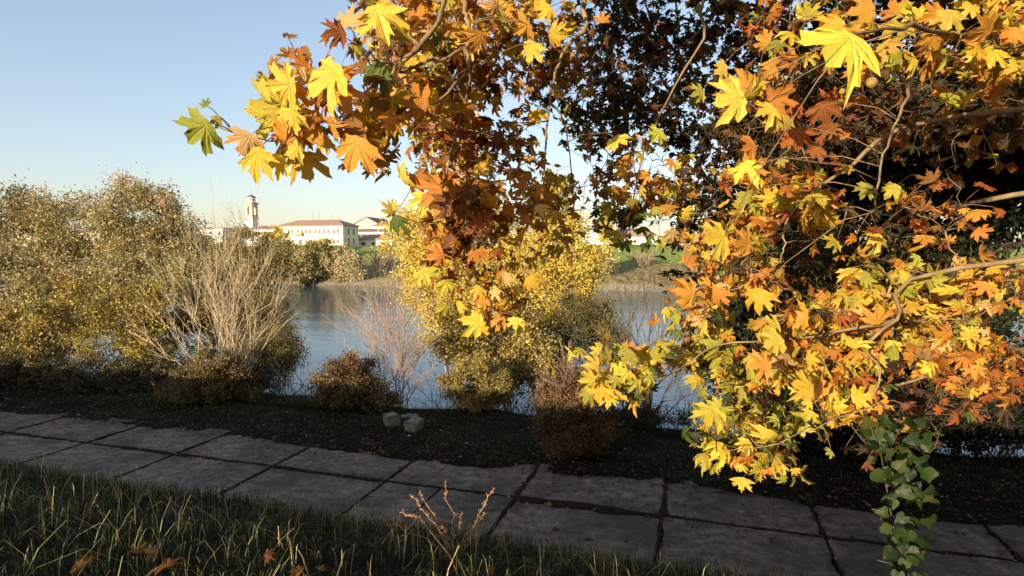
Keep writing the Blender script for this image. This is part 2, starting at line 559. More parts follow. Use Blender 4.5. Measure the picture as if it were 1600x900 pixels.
def window(parent, L, D, side, u, z, w, h, shut=None, pane=None):
    f, rz = side_xf(L, D, side)
    g = G()
    for du, dz_, ww, hh in ((-w / 2 - .05, 0, .1, h + .2), (w / 2 + .05, 0, .1, h + .2), (0, h / 2 + .05, w, .1), (0, -h / 2 - .05, w + .3, .1)):
        x, y = f(u + du, .04); g.box((x, y, z + dz_), (ww, .10, hh), rz)
    wo = g.build('window', wallm('trim', (.66, .62, .52)), parent)
    x, y = f(u, .01)
    G().box((x, y, z), (w, .03, h), rz).build('pane', pane or M['pane'], wo)
    if shut:
        for sgn in (-1, 1):
            x, y = f(u + sgn * (w * .75 + .12), .06)
            G().box((x, y, z), (w * .48, .06, h + .05), rz).build('shutter', shut, wo)


def building(name, label, px, Y, L, D, H, z0, wall, rz=-TH, roof='hip', rh=1.8, rmat=None, wins=(), shut=None, side_wins=(), chim=(), grp=None, cat='house', sidewall=None, pane=None):
    p = at(px, 392, Y)
    b = empty(name, (p[0], p[1], z0), rz)
    tag(b, label, cat, grp)
    g = G(); g.box((0, 0, H / 2 - .5), (L, D, H + 1))
    g.build('wall', wall, b)
    if roof == 'gable':
        G().add([(-L / 2, -D / 2 + .01, H), (L / 2, -D / 2 + .01, H), (0, -D / 2 + .01, H + rh * .96), (-L / 2, D / 2 - .01, H), (L / 2, D / 2 - .01, H), (0, D / 2 - .01, H + rh * .96)],
                [(0, 1, 2), (3, 5, 4), (0, 2, 5), (0, 5, 3), (1, 4, 5), (1, 5, 2)]).build('gable', wall, b)
    gr = G()
    if roof == 'hip': hip_roof(gr, L, D, H + .19, rh)
    elif roof == 'flat': gr.box((0, 0, H + .12), (L + .8, D + .8, .22))
    else: gable_roof(gr, L, D, H + .2, rh)
    ro = gr.build('roof', rmat or M['roof'], b)
    for (cx, cy, ch) in chim:
        G().box((cx, cy, H + .6 + ch / 2), (.6, .6, ch + .8)).box((cx, cy, H + 1.05 + ch), (.8, .8, .1)).build('chimney', wallm('trim', (.66, .62, .52)), ro)
    for (u, z, w, h) in wins: window(b, L, D, 0, u, z, w, h, shut, pane)
    for (u, z, w, h) in side_wins: window(b, L, D, 1, u, z, w, h, None)
    return b


YW = wallm('cream_wall', (.74, .66, .42), (.80, .73, .50))
WW = wallm('white_wall', (.78, .76, .70), (.84, .82, .77))
TW = wallm('tan_wall', (.50, .40, .28), (.56, .46, .33))
GB = 6.0
wins = []
for u in (-10.9, -7.6, -3.8, -.6, 3.1, 6.5, 10.2):
    pair = (u,) if u == -10.9 else (u - .75, u + .75)
    for uu in pair:
        wins.append((uu, 5.3, .75, 1.35))
        if not (-4.8 < uu < -2.9): wins.append((uu, 1.9, .75, 1.3))
b = building('villa', 'long cream two-storey house with hipped orange tile roof above the far bank', 498, 205, 25.5, 9.5, 7.1, GB - .3, YW, rh=2.1, wins=wins, pane=M['shutter'],
             side_wins=[(-1.5, 5.3, 1.0, 1.9), (1.6, 5.3, 1.0, 1.9), (-1.5, 1.8, 1.0, 2.4), (1.6, 1.8, 1.0, 2.0)], chim=[(-6, .8, .3), (8, 1.2, .3), (3, -1.6, .1)])
g = G(); g.box((-3.8, -4.75 - .06, 1.4), (1.2, .1, 2.6)); g.build('door', M['shutter'], b)
g = G(); g.box((-3.8, -5.3, 4.0), (2.6, 1.1, .2)); g.box((-3.8, -5.8, 4.55), (2.6, .06, .9)); g.box((-5.07, -5.3, 4.55), (.06, .98, .9)); g.box((-2.53, -5.3, 4.55), (.06, .98, .9)); g.build('balcony', M['brick_red'], b)
g = G(); g.box((-.2 + 12.6, -4.75 - .07, 3.5), (.14, .14, 7)); g.build('downpipe', M['metal'], b)
for k, (u, hh) in enumerate([(-2.2, 3.4), (.5, 4.2), (5.5, 3.2)]):
    g = G(); g.tube([(u, 0, 8.6), (u, 0, 8.6 + hh)], .05, 4)
    for q in range(4): g.box((u, 0, 8.3 + hh - q * .35), (1.3 - .2 * q, .05, .05))
    o = g.build('antenna', M['metal'], b)
# bell tower
def tower():
    p = at(395, 392, 350)
    b = empty('bell_tower', (p[0], p[1], 4.5), -TH)
    tag(b, 'tall pale bell tower with arched belfry and small round lantern rising above the roofs', 'tower')
    W = 4.9
    G().box((0, 0, 6.0), (W, W, 13)).build('shaft_base', M['stone'], b)
    G().box((0, 0, 15.6), (W - .3, W - .3, 6.2)).build('shaft', M['stone_pale'], b)
    G().box((0, 0, 12.65), (W + .15, W + .15, .35)).box((0, 0, 18.9), (W + .5, W + .5, .5)).build('string_course', M['stone'], b)
    # belfry: four piers, arches as lintels, bell inside
    g = G()
    for sx in (-1, 1):
        for sy in (-1, 1):
            g.box((sx * 1.72, sy * 1.72, 22.5), (1.25, 1.25, 6.8))
            g.box((sx * 1.72, sy * 1.72, 19.5), (1.42, 1.42, .5)); g.box((sx * 1.72, sy * 1.72, 25.3), (1.42, 1.42, .35))
    g.box((0, 0, 26.6), (4.7, 4.7, 1.5))
    for sx in (-1, 1):
        g.box((sx * .85, -2.0, 25.55), (.55, .5, .7)); g.box((sx * .85, 2.0, 25.55), (.55, .5, .7)); g.box((-2.0, sx * .85, 25.55), (.5, .55, .7)); g.box((2.0, sx * .85, 25.55), (.5, .55, .7))
    g.box((0, -2.0, 20.2), (2.3, .2, 1.6)); g.box((2.0, 0, 20.2), (.2, 2.3, 1.6))
    g.build('belfry', M['stone'], b)
    prof = [(.05, 24.6), (.35, 24.5), (.5, 23.8), (.62, 23.2), (.9, 22.7)]
    g = G(); g.tube([(0, 0, z) for r, z in prof], [r for r, z in prof], 10); g.build('bell', M['dark_stem'], b)
    G().box((0, 0, 27.55), (5.6, 5.6, .45)).box((0, 0, 27.95), (5.1, 5.1, .35)).build('cornice', M['brick_red'], b)
    g = G(); g.tube([(0, 0, 28.1), (0, 0, 31.1)], 2.15, 8); g.build('lantern', M['stone_pale'], b)
    for k in range(8):
        a = k * PI / 4 + PI / 8
        g = G(); g.box((2.02 * math.cos(a), 2.02 * math.sin(a), 29.7), (.14, .6, 1.1), a); g.build('opening', M['pane'], b)
    prof = [(2.6, 31.1), (2.6, 31.3), (2.0, 31.8), (.9, 32.4), (.12, 32.8), (.05, 33.0)]
    g = G(); g.tube([(0, 0, z) for r, z in prof], [r for r, z in prof], 8); r_ = g.build('roof', M['roof_grey'], b)
    g = G(); g.box((0, 0, 34.3), (.12, .12, 3.0)); g.box((0, 0, 35.0), (1.0, .12, .12)); g.build('cross', M['metal'], r_)


tower()
mk = lambda us, z, w=.8, h=1.2: [(u, z, w, h) for u in us]
building('house', 'white low house with flat grey roof just right of the tall olive tree crown', 343, 245, 11, 8, 7.9, GB - .3, wallm('grey_wall', (.50, .48, .43)), roof='flat', rmat=M['roof_grey'], wins=mk((-4, 0, 4), 6.2), cat='house')
building('house', 'pale house with broad old red roof directly left of the bell tower', 378, 262, 16, 9, 7.2, GB - .3, WW, rh=1.6, rmat=M['roof_old'], wins=mk((-5, -1, 3), 5.0), chim=[(2, 0, .6)])
building('house', 'wide house with dark red roof at the foot of the bell tower', 425, 250, 20, 10, 7.6, GB - .3, WW, rh=1.5, rmat=M['roof_old'], wins=mk((-8, -5, -2, 1, 4, 7), 5.6, 1.2, 1.3), chim=[(-1, 0, .8), (5, 1, .8)])
building('house', 'white house with a row of framed upper windows beside the cream villa', 424, 214, 13.5, 8, 4.6, GB - .3, WW, rh=.9, rmat=M['roof_old'], wins=mk((-4.5, -1.5, 1.5, 4.5), 2.9, 1.6, 1.6), shut=None)
building('church', 'pale gabled church front rising behind the low roofs right of the villa', 588, 262, 15, 20, 8.8, GB - .3, wallm('pink_wall', (.62, .48, .36)), rz=-TH * .6, roof='gable', rh=4.2, rmat=M['roof_old'], wins=mk((-1.2, 0, 1.2), 9.0, .7, 1.6), cat='church')
building('house', 'white house with grey-red roof at the far end behind the church', 613, 250, 14, 8, 9.0, GB - .3, WW, rh=1.6, rmat=M['roof_old'], wins=mk((-4, -1, 2), 6.0))
building('house', 'long white low house with tile roof between villa and church', 580, 232, 16, 8, 6.0, GB - .3, WW, rh=1.2, rmat=M['roof_old'], wins=mk((-5.5, -3, -.5, 2, 4.5), 4.2, .8, 1.1), chim=[(3, 0, .5)])
b = building('outbuilding', 'low shed with orange tile roof on pillars beside the villa', 592, 212, 14, 7, 2.6, GB - .3, WW, rh=1.7, rmat=M['roof'], wins=mk((-4, 0, 4), 1.2, 1.6, 1.2), cat='shed')
building('house', 'white tall house seen between the yellow tree and hanging leaves', 926, 215, 9, 8, 6.2, GB - .3, WW, rh=.5, rmat=M['roof_grey'], wins=mk((3.2,), 4.3))
building('house', 'long low white house with red tile roof under the hanging green leaves', 985, 200, 18, 9, 3.4, GB - .3, WW, rh=2.6, rmat=M['roof'], wins=mk((-6, -2, 2, 6), 1.8, .9, 1.2), chim=[(-3, 0, .5)])
building('wall', 'long white wall along the crest of the far levee', 1080, 196, 46, .4, 1.3, GB - .2, WW, roof='flat', rmat=M['roof_old'], cat='wall')
building('house', 'white house behind the dark right-hand foliage on the far levee', 1180, 215, 22, 9, 6.2, GB - .3, WW, rh=2.0, rmat=M['roof'], wins=mk((-8, -5, -2, 2, 5, 8), 4.6))
for k, (px, H) in enumerate([(255, 7.5), (150, 6.6), (60, 8.0), (-30, 7.0)]):
    building('house', ['tan house hidden behind the tall olive tree', 'tan house far along the left bank', 'old two-storey house at the left end of town', 'low tan house at the very edge of town'][k],
             px, 250 + 12 * k, 16, 9, H, GB - .3, [TW, TW, TW, TW][k], rh=1.8, rmat=M['roof_old'], wins=mk((-5, -2, 1, 4), H - 2))

# ------------------------------------------------------------------ vegetation
def pick(cols, n, rng, jit=.22):
    cols = np.asarray(cols, float)
    i = rng.integers(0, len(cols), n)
    c = cols[i] * (1 + rng.normal(0, jit, (n, 1))) * (1 + rng.normal(0, .06, (n, 3)))
    return np.clip(c, .004, .95)


def leaf_quads(g, P, size, cols, rng, droop=.3, narrow=.55, bias=None):
    n = len(P)
    d = rng.normal(0, 1, (n, 3)); d[:, 2] -= droop * 2; d /= np.linalg.norm(d, axis=1)[:, None]
    q = rng.normal(0, 1, (n, 3))
    if bias is not None: q += bias
    w = np.cross(d, q); w /= np.linalg.norm(w, axis=1)[:, None] + 1e-9
    nn = np.cross(d, w)
    sz = size * rng.uniform(.65, 1.3, (n, 1))
    a = P; b = P + d * sz * .45 + w * sz * narrow * .5 + nn * sz * .08; c = P + d * sz; e = P + d * sz * .45 - w * sz * narrow * .5 + nn * sz * .08
    V = np.stack([a, b, c, e], 1).reshape(-1, 3)
    k = np.arange(n)[:, None] * 4
    F = np.concatenate([k + [0, 1, 2], k + [0, 2, 3]])
    C = np.repeat(cols, 4, 0)
    g.add(V, F, C)


def curve(p0, p1, n=6, sag=0.0, wob=.03, rng=R, up=0.0):
    p0 = np.asarray(p0, float); p1 = np.asarray(p1, float)
    L = np.linalg.norm(p1 - p0)
    f = np.linspace(0, 1, n)[:, None]
    P = p0 + (p1 - p0) * f
    bulge = 4 * f * (1 - f)
    P[:, 2:] += bulge * L * (up - sag)
    w = rng.normal(0, wob * L, (n, 3)); w[0] = 0; w[-1] = 0
    return P + w * bulge


DENS, LSZ = 1.9, 1.3


def tree(name, label, cat, base, lobes, leaf, cols, n_leaf, K=60, sig=.28, bark='bark_dark', r0=.12, stems=1, narrow=.55, group=None, hollow=.35, seed=0, limbs=7, drop=0, droop=.3, trunk_top=.35):
    """lobes: (centre, radii, weight) ellipsoids the crown fills; real limbs run from the trunk to the clumps"""
    rng = np.random.default_rng(seed + 100)
    base = np.asarray(base, float)
    root = empty(name, base)
    tag(root, label, cat, group)
    wt_ = np.array([l[2] for l in lobes], float); wt_ /= wt_.sum()
    cen = []
    for (c, r, w), f in zip(lobes, wt_):
        k = max(3, int(K * f))
        d = rng.normal(0, 1, (k, 3)); d /= np.linalg.norm(d, axis=1)[:, None]
        rad = hollow + (1 - hollow) * rng.random((k, 1)) ** .6
        rad = rad * np.where(rng.random((k, 1)) < (.34 if cat == 'bush' else .2), rng.uniform(1.05, 1.55, (k, 1)), 1)
        cen.append(np.asarray(c) + d * rad * np.asarray(r) * .92)
    cen = np.concatenate(cen)
    cen = cen[cen[:, 2] > base[2] + .15]
    # leaves
    n_leaf = int(n_leaf * DENS); leaf = leaf * LSZ
    g = G()
    m = rng.multinomial(n_leaf, rng.dirichlet(np.full(len(cen), 2.5)))
    P = np.repeat(cen, m, 0)
    P = P + rng.normal(0, 1, P.shape) * sig * np.array([1, 1, .8]) * rng.uniform(.6, 1.3, (len(P), 1))
    P = P[P[:, 2] > base[2] + .05]
    if drop: P[:, 2] -= np.abs(rng.normal(0, drop, len(P)))
    clump_c = pick(cols, len(cen), rng, .18)
    C = np.repeat(clump_c, m, 0)[:len(P)] * .5 + pick(cols, len(P), rng, .25) * .5
    shoots = G()
    if cat == 'bush' or 'sapling' in name:
        c_all = np.average([l[0] for l in lobes], axis=0, weights=wt_); xp = []
        for q in range(46):
            l = lobes[rng.integers(0, len(lobes))]
            d = rng.normal(0, 1, 3); d[2] = abs(d[2]) * 1.1 + .15; d /= np.linalg.norm(d)
            e = np.asarray(l[0]) + d * np.asarray(l[1]) * rng.uniform(1.15, 1.75)
            cv = curve(base + rng.normal(0, .2, 3) * [1, 1, 0], e, 8, wob=.05, rng=rng, up=.04)
            shoots.tube(cv, np.linspace(.008, .0035, 8), 3)
            f = rng.random(26) ** .8 * 4.9 + 2; i_ = f.astype(int); i_ = np.minimum(i_, 6)
            xp.append(cv[i_] + (cv[i_ + 1] - cv[i_]) * (f - i_)[:, None] + rng.normal(0, .035, (26, 3)))
        xp = np.concatenate(xp); P = np.vstack([P, xp]); C = np.vstack([C, pick(cols, len(xp), rng, .3)])
    leaf_quads(g, P, leaf, C, rng, droop, narrow)
    cr = g.build('crown', M['leaf_small'], root, org=base)
    # trunk / stems
    cc = np.average([l[0] for l in lobes], axis=0, weights=wt_)
    tops = []
    gt = G()
    for s_ in range(stems):
        off = rng.normal(0, .12 if stems > 1 else 0, 3) * [1, 1, 0]
        top = base + (cc - base) * trunk_top + (rng.normal(0, .35, 3) * [1, 1, .4] if stems > 1 else 0)
        gt.tube(curve(base + off - [0, 0, .25], top, 6, wob=.03, rng=rng), np.linspace(r0 * (1 if stems == 1 else .6), r0 * .5, 6), 7)
        tops.append(top)
    gt.build('trunk', M[bark], root, smooth=True, org=base)
    tops = np.array(tops)
    idx = rng.permutation(len(cen))[:limbs]
    ends = cen[idx]
    limb_pts = []
    for i, e in enumerate(ends):
        t0 = tops[i % len(tops)]
        c = curve(t0, e, 6, wob=.05, rng=rng, up=.06)
        limb_pts.append(c)
        G().tube(c, np.linspace(r0 * .42, r0 * .08, 6), 5).build('limb', M[bark], root, smooth=True, org=base)
    allp = np.concatenate(limb_pts + [tops])
    gw = shoots
    for e in cen:
        j = np.argmin(np.linalg.norm(allp - e, axis=1) + (allp[:, 2] > e[2]) * .4)
        gw.tube(curve(allp[j], e, 4, wob=.06, rng=rng), np.linspace(r0 * .12, .006, 4), 3)
        for q in range(2):
            gw.tube(curve(e, e + rng.normal(0, sig * 1.1, 3), 3, wob=.05, rng=rng), [.006, .004, .003], 3)
    tw = gw.build('twig_mass', M[bark], root, org=base); tag(tw, kind='stuff')
    return root


def bare_shrub(name, label, base, tops, n_twig, mat, r0, tw_r=.004, cat='shrub', seed=0, kids=5, spread=.35, group=None, klen=.45):
    """tops: stem end points; every stem carries finer forks that split once more"""
    rng = np.random.default_rng(seed + 500)
    base = np.asarray(base, float)
    root = empty(name, base); tag(root, label, cat, group)
    for e in tops:
        e = np.asarray(e, float)
        b0 = base + rng.normal(0, .14, 3) * [1, 1, 0] - [0, 0, .15]
        L = np.linalg.norm(e - b0)
        P = curve(b0, e, 9, wob=.035, rng=rng, up=.03)
        g = G()
        g.tube(P, np.linspace(r0, r0 * .22, 9) * rng.uniform(.7, 1.2), 5)
        for k in range(kids):
            i = rng.integers(2, 8)
            d = P[i + 1 if i < 8 else 8] - P[i - 1]; d /= np.linalg.norm(d)
            d = d + rng.normal(0, spread, 3); d[2] += .12; d /= np.linalg.norm(d)
            l = L * klen * rng.uniform(.45, 1.1) * (1 - i * .06)
            Q = curve(P[i], P[i] + d * l, 6, wob=.03, rng=rng, up=.04)
            rr = r0 * (.5 - .035 * i)
            g.tube(Q, np.linspace(rr, max(tw_r, rr * .25), 6), 4)
            for q in range(n_twig):
                j = rng.integers(1, 5)
                d2 = d + rng.normal(0, spread * 1.1, 3); d2 /= np.linalg.norm(d2)
                g.tube(curve(Q[j], Q[j] + d2 * l * rng.uniform(.25, .6), 4, wob=.04, rng=rng), [max(tw_r * 1.2, rr * .35), tw_r, tw_r * .8, tw_r * .6], 3)
        g.build('stem', M[mat], root, org=base)
    return root


def gp(px, Y):
    x = (px - 800) / 930 * Y
    return np.array([x, Y, gz(x, Y)])


def sz(npx, Y): return npx / 930 * Y


OLIVE = [(.30, .25, .09), (.38, .31, .13), (.22, .19, .07), (.46, .39, .20), (.34, .26, .09)]
OLIVE_D = [(.07, .065, .03), (.11, .095, .04), (.15, .12, .05)]
TAN = [(.50, .41, .23), (.58, .49, .29), (.38, .32, .16), (.32, .27, .11)]
YEL = [(.72, .55, .08), (.78, .62, .13), (.62, .47, .08), (.66, .54, .14), (.52, .37, .06)]
YELO = [(.56, .42, .09), (.46, .34, .09), (.36, .26, .07), (.64, .49, .13), (.28, .20, .06)]
RUST = [(.20, .09, .035), (.15, .07, .03), (.11, .09, .035), (.26, .14, .06), (.08, .07, .03)]
KHAKI = [(.24, .19, .06), (.30, .24, .08), (.18, .15, .05), (.14, .12, .04)]

def lobe(px, py, Y, rx, ry, rd=None, w=1):
    return (at(px, py, Y), (sz(rx, Y), sz(rd or rx * .9, Y), sz(ry, Y)), w)

# left bank trees
tree('willow_tree', 'tall tan and olive willow at the water on the far left, highest crown there', 'tree', gp(232, 23.5),
     [lobe(222, 335, 23.5, 62, 52, w=1.2), lobe(280, 385, 23.5, 52, 60, w=1.1), lobe(225, 440, 23.5, 78, 75, w=1.5), lobe(310, 450, 23, 50, 70, w=1)], .11, OLIVE + TAN, 21000, K=230, sig=.25, r0=.16, stems=3, narrow=.35, seed=1, limbs=12, droop=.15)
tree('willow_tree', 'olive willow beyond the frame edge trees, left of the tallest crown', 'tree', gp(110, 24.5),
     [lobe(125, 355, 24.5, 80, 62, w=1), lobe(90, 450, 24.5, 100, 90, w=1.3)], .12, OLIVE + TAN, 13000, K=130, sig=.3, r0=.16, stems=2, narrow=.35, seed=2, limbs=9, droop=.15)
tree('willow_tree', 'dense brown-olive tree at the extreme left of the river bank', 'tree', gp(-20, 25),
     [lobe(-10, 350, 25, 95, 75, w=1), lobe(-20, 460, 25, 120, 95, w=1.3)], .12, OLIVE + KHAKI, 13000, K=130, sig=.3, r0=.18, stems=2, narrow=.4, seed=3, limbs=9, droop=.15)
tree('poplar_sapling', 'bushy yellow-leaved sapling at left edge under the tall willow', 'tree', gp(215, 20.5),
     [lobe(210, 480, 20.5, 42, 55), lobe(228, 540, 20.5, 42, 45), lobe(170, 520, 20.5, 50, 60)], .07, YEL[:1] + YELO + KHAKI, 8500, K=110, sig=.2, r0=.05, stems=3, seed=4, limbs=8)
tree('bush', 'yellow-olive bush on the bank left of the yellow sapling', 'bush', gp(75, 20.5),
     [lobe(90, 510, 20.5, 80, 65), lobe(10, 530, 20.5, 70, 60)], .085, YELO + KHAKI, 8000, K=90, sig=.2, r0=.05, stems=4, seed=5, limbs=8)
tree('willow_tree', 'brownish olive tree behind the bare pale stems, trailing over the water', 'tree', gp(385, 22),
     [lobe(385, 425, 22, 58, 52, w=1.0), lobe(385, 490, 22, 74, 70, w=1.8), lobe(428, 545, 21.5, 32, 40, w=.7), lobe(300, 510, 22, 50, 60, w=.8)], .10, OLIVE + KHAKI + RUST[:2], 15000, K=170, sig=.22, r0=.08, stems=4, narrow=.3, seed=6, limbs=12, droop=.25)
tree('bush', 'dark grey-green willow bush leaning over the water right of the bare stems', 'bush', gp(432, 19.5),
     [lobe(420, 555, 19.5, 44, 46), lobe(450, 545, 19.5, 20, 28, w=.4), lobe(400, 590, 19, 40, 26, w=.4)], .08, OLIVE_D + OLIVE[:2], 6000, K=110, sig=.16, r0=.03, stems=4, narrow=.25, seed=7, limbs=7)
tree('bush', 'domed olive-brown bush in front of the pale bare stems', 'bush', gp(330, 17.3),
     [lobe(335, 595, 17.3, 56, 40), lobe(300, 605, 17.3, 42, 36, w=.6), lobe(365, 610, 17.3, 36, 36, w=.5), lobe(325, 632, 17.0, 56, 24, w=.6)], .05, KHAKI + RUST, 15000, K=200, sig=.11, r0=.03, stems=5, seed=8, hollow=.8)
bs = gp(352, 18.8)
tp = [at(px, py, 18.8 + dy) for px, py, dy in [(222, 470, .6), (240, 420, -.4), (262, 395, .8), (285, 360, 0), (300, 350, 1), (318, 380, -.8), (335, 330, .3), (352, 345, 1.0), (360, 312, .2), (372, 350, -.6), (385, 360, .8), (398, 372, .2), (412, 385, -.6),
                                              (425, 400, .4), (440, 428, -.5), (452, 455, .5), (205, 520, .2), (400, 330, 1.2), (250, 500, -.8), (450, 500, -.6), (345, 400, -1), (318, 440, 1)]]
bare_shrub('bare_tree', 'leafless multi-stemmed tree with pale fanned stems above the domed bush', bs, tp, 3, 'pale_stem', .021, .0045, 'tree', 1, kids=9, spread=.20)
tree('bush', 'red-brown and green bramble bush at the water edge left of the concrete blocks', 'bush', gp(550, 16.6),
     [lobe(545, 612, 16.6, 50, 44, w=1.2), lobe(535, 590, 16.6, 34, 30, w=.5), lobe(585, 632, 16.4, 34, 28, w=.6), lobe(515, 635, 16.4, 28, 22, w=.3)], .055, RUST + KHAKI[:2], 10500, K=150, sig=.12, r0=.025, stems=5, seed=9, hollow=.7)
bs = gp(618, 17.2)
rr = np.random.default_rng(11)
tp = [at(px, py, 17.2 + rr.normal(0, .7)) for px, py in [(535, 480), (548, 455), (560, 500), (570, 440), (582, 470), (592, 442), (603, 455), (612, 438), (622, 460), (632, 445), (643, 470), (655, 455), (664, 490), (676, 480), (686, 520), (690, 560), (545, 540), (660, 530), (600, 500), (635, 510)]]
bare_shrub('bare_shrub', 'leafless pinkish shrub of fine fanned twigs beside the yellow poplar', bs, tp, 4, 'pink_stem', .011, .0042, 'shrub', 2, kids=15, spread=.26)
tree('poplar_tree', 'tall bright yellow poplar directly behind the hanging plane leaves', 'tree', gp(735, 23),
     [lobe(715, 300, 23, 36, 75, w=.7), lobe(690, 370, 23, 68, 70, w=1.5), lobe(770, 390, 23.5, 55, 85, w=1.4), lobe(690, 450, 22.5, 60, 60, w=1), lobe(770, 490, 22, 75, 66, w=1.4), lobe(700, 500, 22, 50, 55, w=.8), lobe(645, 370, 23, 40, 56, w=.7), lobe(735, 225, 23, 22, 44, w=.25), lobe(665, 430, 23, 44, 60, w=.7)],
     .066, YEL, 31000, K=360, sig=.24, r0=.09, bark='pale_stem', stems=4, narrow=.85, seed=12, limbs=14)
tree('poplar_tree', 'yellow poplar at right half of the clump, browner at its foot', 'tree', gp(855, 23),
     [lobe(860, 330, 23.5, 42, 50, w=.9), lobe(865, 400, 23, 68, 62, w=1.6), lobe(850, 480, 22.5, 66, 66, w=1.4), lobe(905, 420, 23, 32, 40, w=.5)],
     .066, YEL + YELO[:2], 22000, K=260, sig=.24, r0=.09, bark='pale_stem', stems=3, narrow=.85, seed=13, limbs=12)
tree('poplar_sapling', 'sparse yellow-brown sapling thicket at the foot of the poplars', 'tree', gp(800, 19),
     [lobe(790, 530, 19, 66, 55), lobe(725, 530, 19, 52, 48, w=.8), lobe(830, 560, 18.5, 46, 46, w=.8), lobe(780, 590, 18, 50, 26, w=.4)], .07, YELO + KHAKI, 11500, K=210, sig=.17, r0=.03, bark='dark_stem', stems=6, narrow=.8, seed=14, limbs=12)
tree('bush', 'rounded khaki bush with dark foot right of the concrete blocks', 'bush', gp(745, 16.4),
     [lobe(746, 598, 16.4, 46, 38, w=1.3), lobe(745, 642, 16.2, 40, 26, w=.7), lobe(775, 615, 16.4, 24, 26, w=.3)], .048, KHAKI + YELO[:2], 14000, K=190, sig=.1, r0=.025, stems=5, seed=15, hollow=.75)
tree('bush', 'dark olive rounded shrub over the water beside the yellow poplars', 'bush', gp(915, 20.5),
     [lobe(905, 500, 20.5, 48, 45), lobe(948, 520, 20.5, 34, 38, w=.6), lobe(880, 540, 20, 30, 36, w=.5)], .065, OLIVE_D + OLIVE[:1], 12000, K=150, sig=.16, r0=.04, stems=4, narrow=.4, seed=16)
tree('bush', 'large reddish twiggy bush with black shaded foot on the verge', 'bush', gp(895, 13.3),
     [lobe(895, 640, 13.3, 62, 52, w=1.2), lobe(900, 685, 13.0, 62, 38, w=1), lobe(880, 600, 13.3, 40, 30, w=.3)], .05, RUST, 12000, K=190, sig=.11, r0=.02, bark='dark_stem', stems=6, seed=17, hollow=.6)
bs = gp(893, 13.4)
tp = [at(px, py, 13.4 + rr.normal(0, .4)) for px, py in [(838, 590), (850, 575), (862, 560), (875, 545), (888, 550), (900, 540), (912, 560), (925, 570), (938, 585), (948, 600), (870, 590), (905, 580)]]
bare_shrub('bare_shrub', 'reddish leafless canes growing up through the big dark-footed bush', bs, tp, 4, 'pink_stem', .009, .0038, 'shrub', 3, kids=10, spread=.3)
bs = gp(1000, 15.6)
tp = [at(px, py, 15.6 + rr.normal(0, .5)) for px, py in [(942, 500), (955, 470), (968, 450), (982, 440), (994, 452), (1004, 430), (1016, 445), (1028, 425), (1042, 440), (1056, 455), (1070, 480), (1085, 520), (1098, 560), (930, 560), (1020, 520), (985, 530), (1110, 600)]]
bare_shrub('bare_shrub', 'dark leafless shrub of upright stems against the water', bs, tp, 2, 'dark_stem', .019, .0052, 'shrub', 4, kids=7, spread=.22)
bs = gp(1080, 15.2)
tp = [at(px, py, 15.2 + rr.normal(0, .4)) for px, py in [(1035, 600), (1050, 575), (1070, 570), (1090, 560), (1108, 585), (1120, 610), (1030, 635), (1130, 640)]]
bare_shrub('bare_shrub', 'low black brushwood sprawling at the water edge near the road bend', bs, tp, 3, 'dark_stem', .012, .0035, 'shrub', 5, kids=6, spread=.4)
bs = gp(690, 16.2)
tp = [at(px, py, 16.2 + rr.normal(0, .4)) for px, py in [(650, 600), (665, 590), (680, 585), (700, 592), (715, 605), (645, 625), (722, 625)]]
bare_shrub('bare_shrub', 'small dark brushwood tangle between pinkish shrub and khaki bush', bs, tp, 3, 'dark_stem', .009, .003, 'shrub', 6, kids=6, spread=.4)
bs = gp(470, 17.2)
tp = [at(px, py, 17.2 + rr.normal(0, .4)) for px, py in [(425, 575), (440, 560), (455, 570), (468, 578), (480, 575), (492, 580), (505, 575), (515, 590)]]
bare_shrub('bare_shrub', 'thin dark twigs and reeds at the water between the left bushes', bs, tp, 2, 'dark_stem', .007, .003, 'shrub', 7, kids=4, spread=.35)
tree('bush', 'low dark undergrowth along the bank beneath the left willows', 'bush', gp(215, 18.8), [lobe(225, 590, 18.8, 60, 26), lobe(140, 585, 19, 60, 28), lobe(265, 575, 19.5, 30, 26, w=.4)], .07, OLIVE_D + RUST[2:3], 6000, K=130, sig=.14, r0=.02, stems=6, seed=81)
tree('bush', 'low dark undergrowth at the extreme left end of the bank', 'bush', gp(40, 19), [lobe(50, 585, 19, 60, 30), lobe(-30, 585, 19, 60, 30)], .07, OLIVE_D + RUST[2:3], 5000, K=110, sig=.14, r0=.02, stems=6, seed=82)
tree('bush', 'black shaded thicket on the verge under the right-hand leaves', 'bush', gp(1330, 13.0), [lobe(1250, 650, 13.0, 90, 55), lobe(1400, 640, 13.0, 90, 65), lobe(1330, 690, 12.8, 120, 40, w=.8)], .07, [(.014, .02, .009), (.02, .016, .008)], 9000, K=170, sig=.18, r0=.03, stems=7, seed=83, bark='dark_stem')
tree('bush', 'dark thicket at the far right end of the verge', 'bush', gp(1570, 13.0), [lobe(1520, 640, 13.0, 80, 75), lobe(1640, 640, 13.0, 90, 75)], .07, [(.014, .02, .009), (.02, .016, .008)], 9000, K=160, sig=.18, r0=.03, stems=7, seed=84, bark='dark_stem')
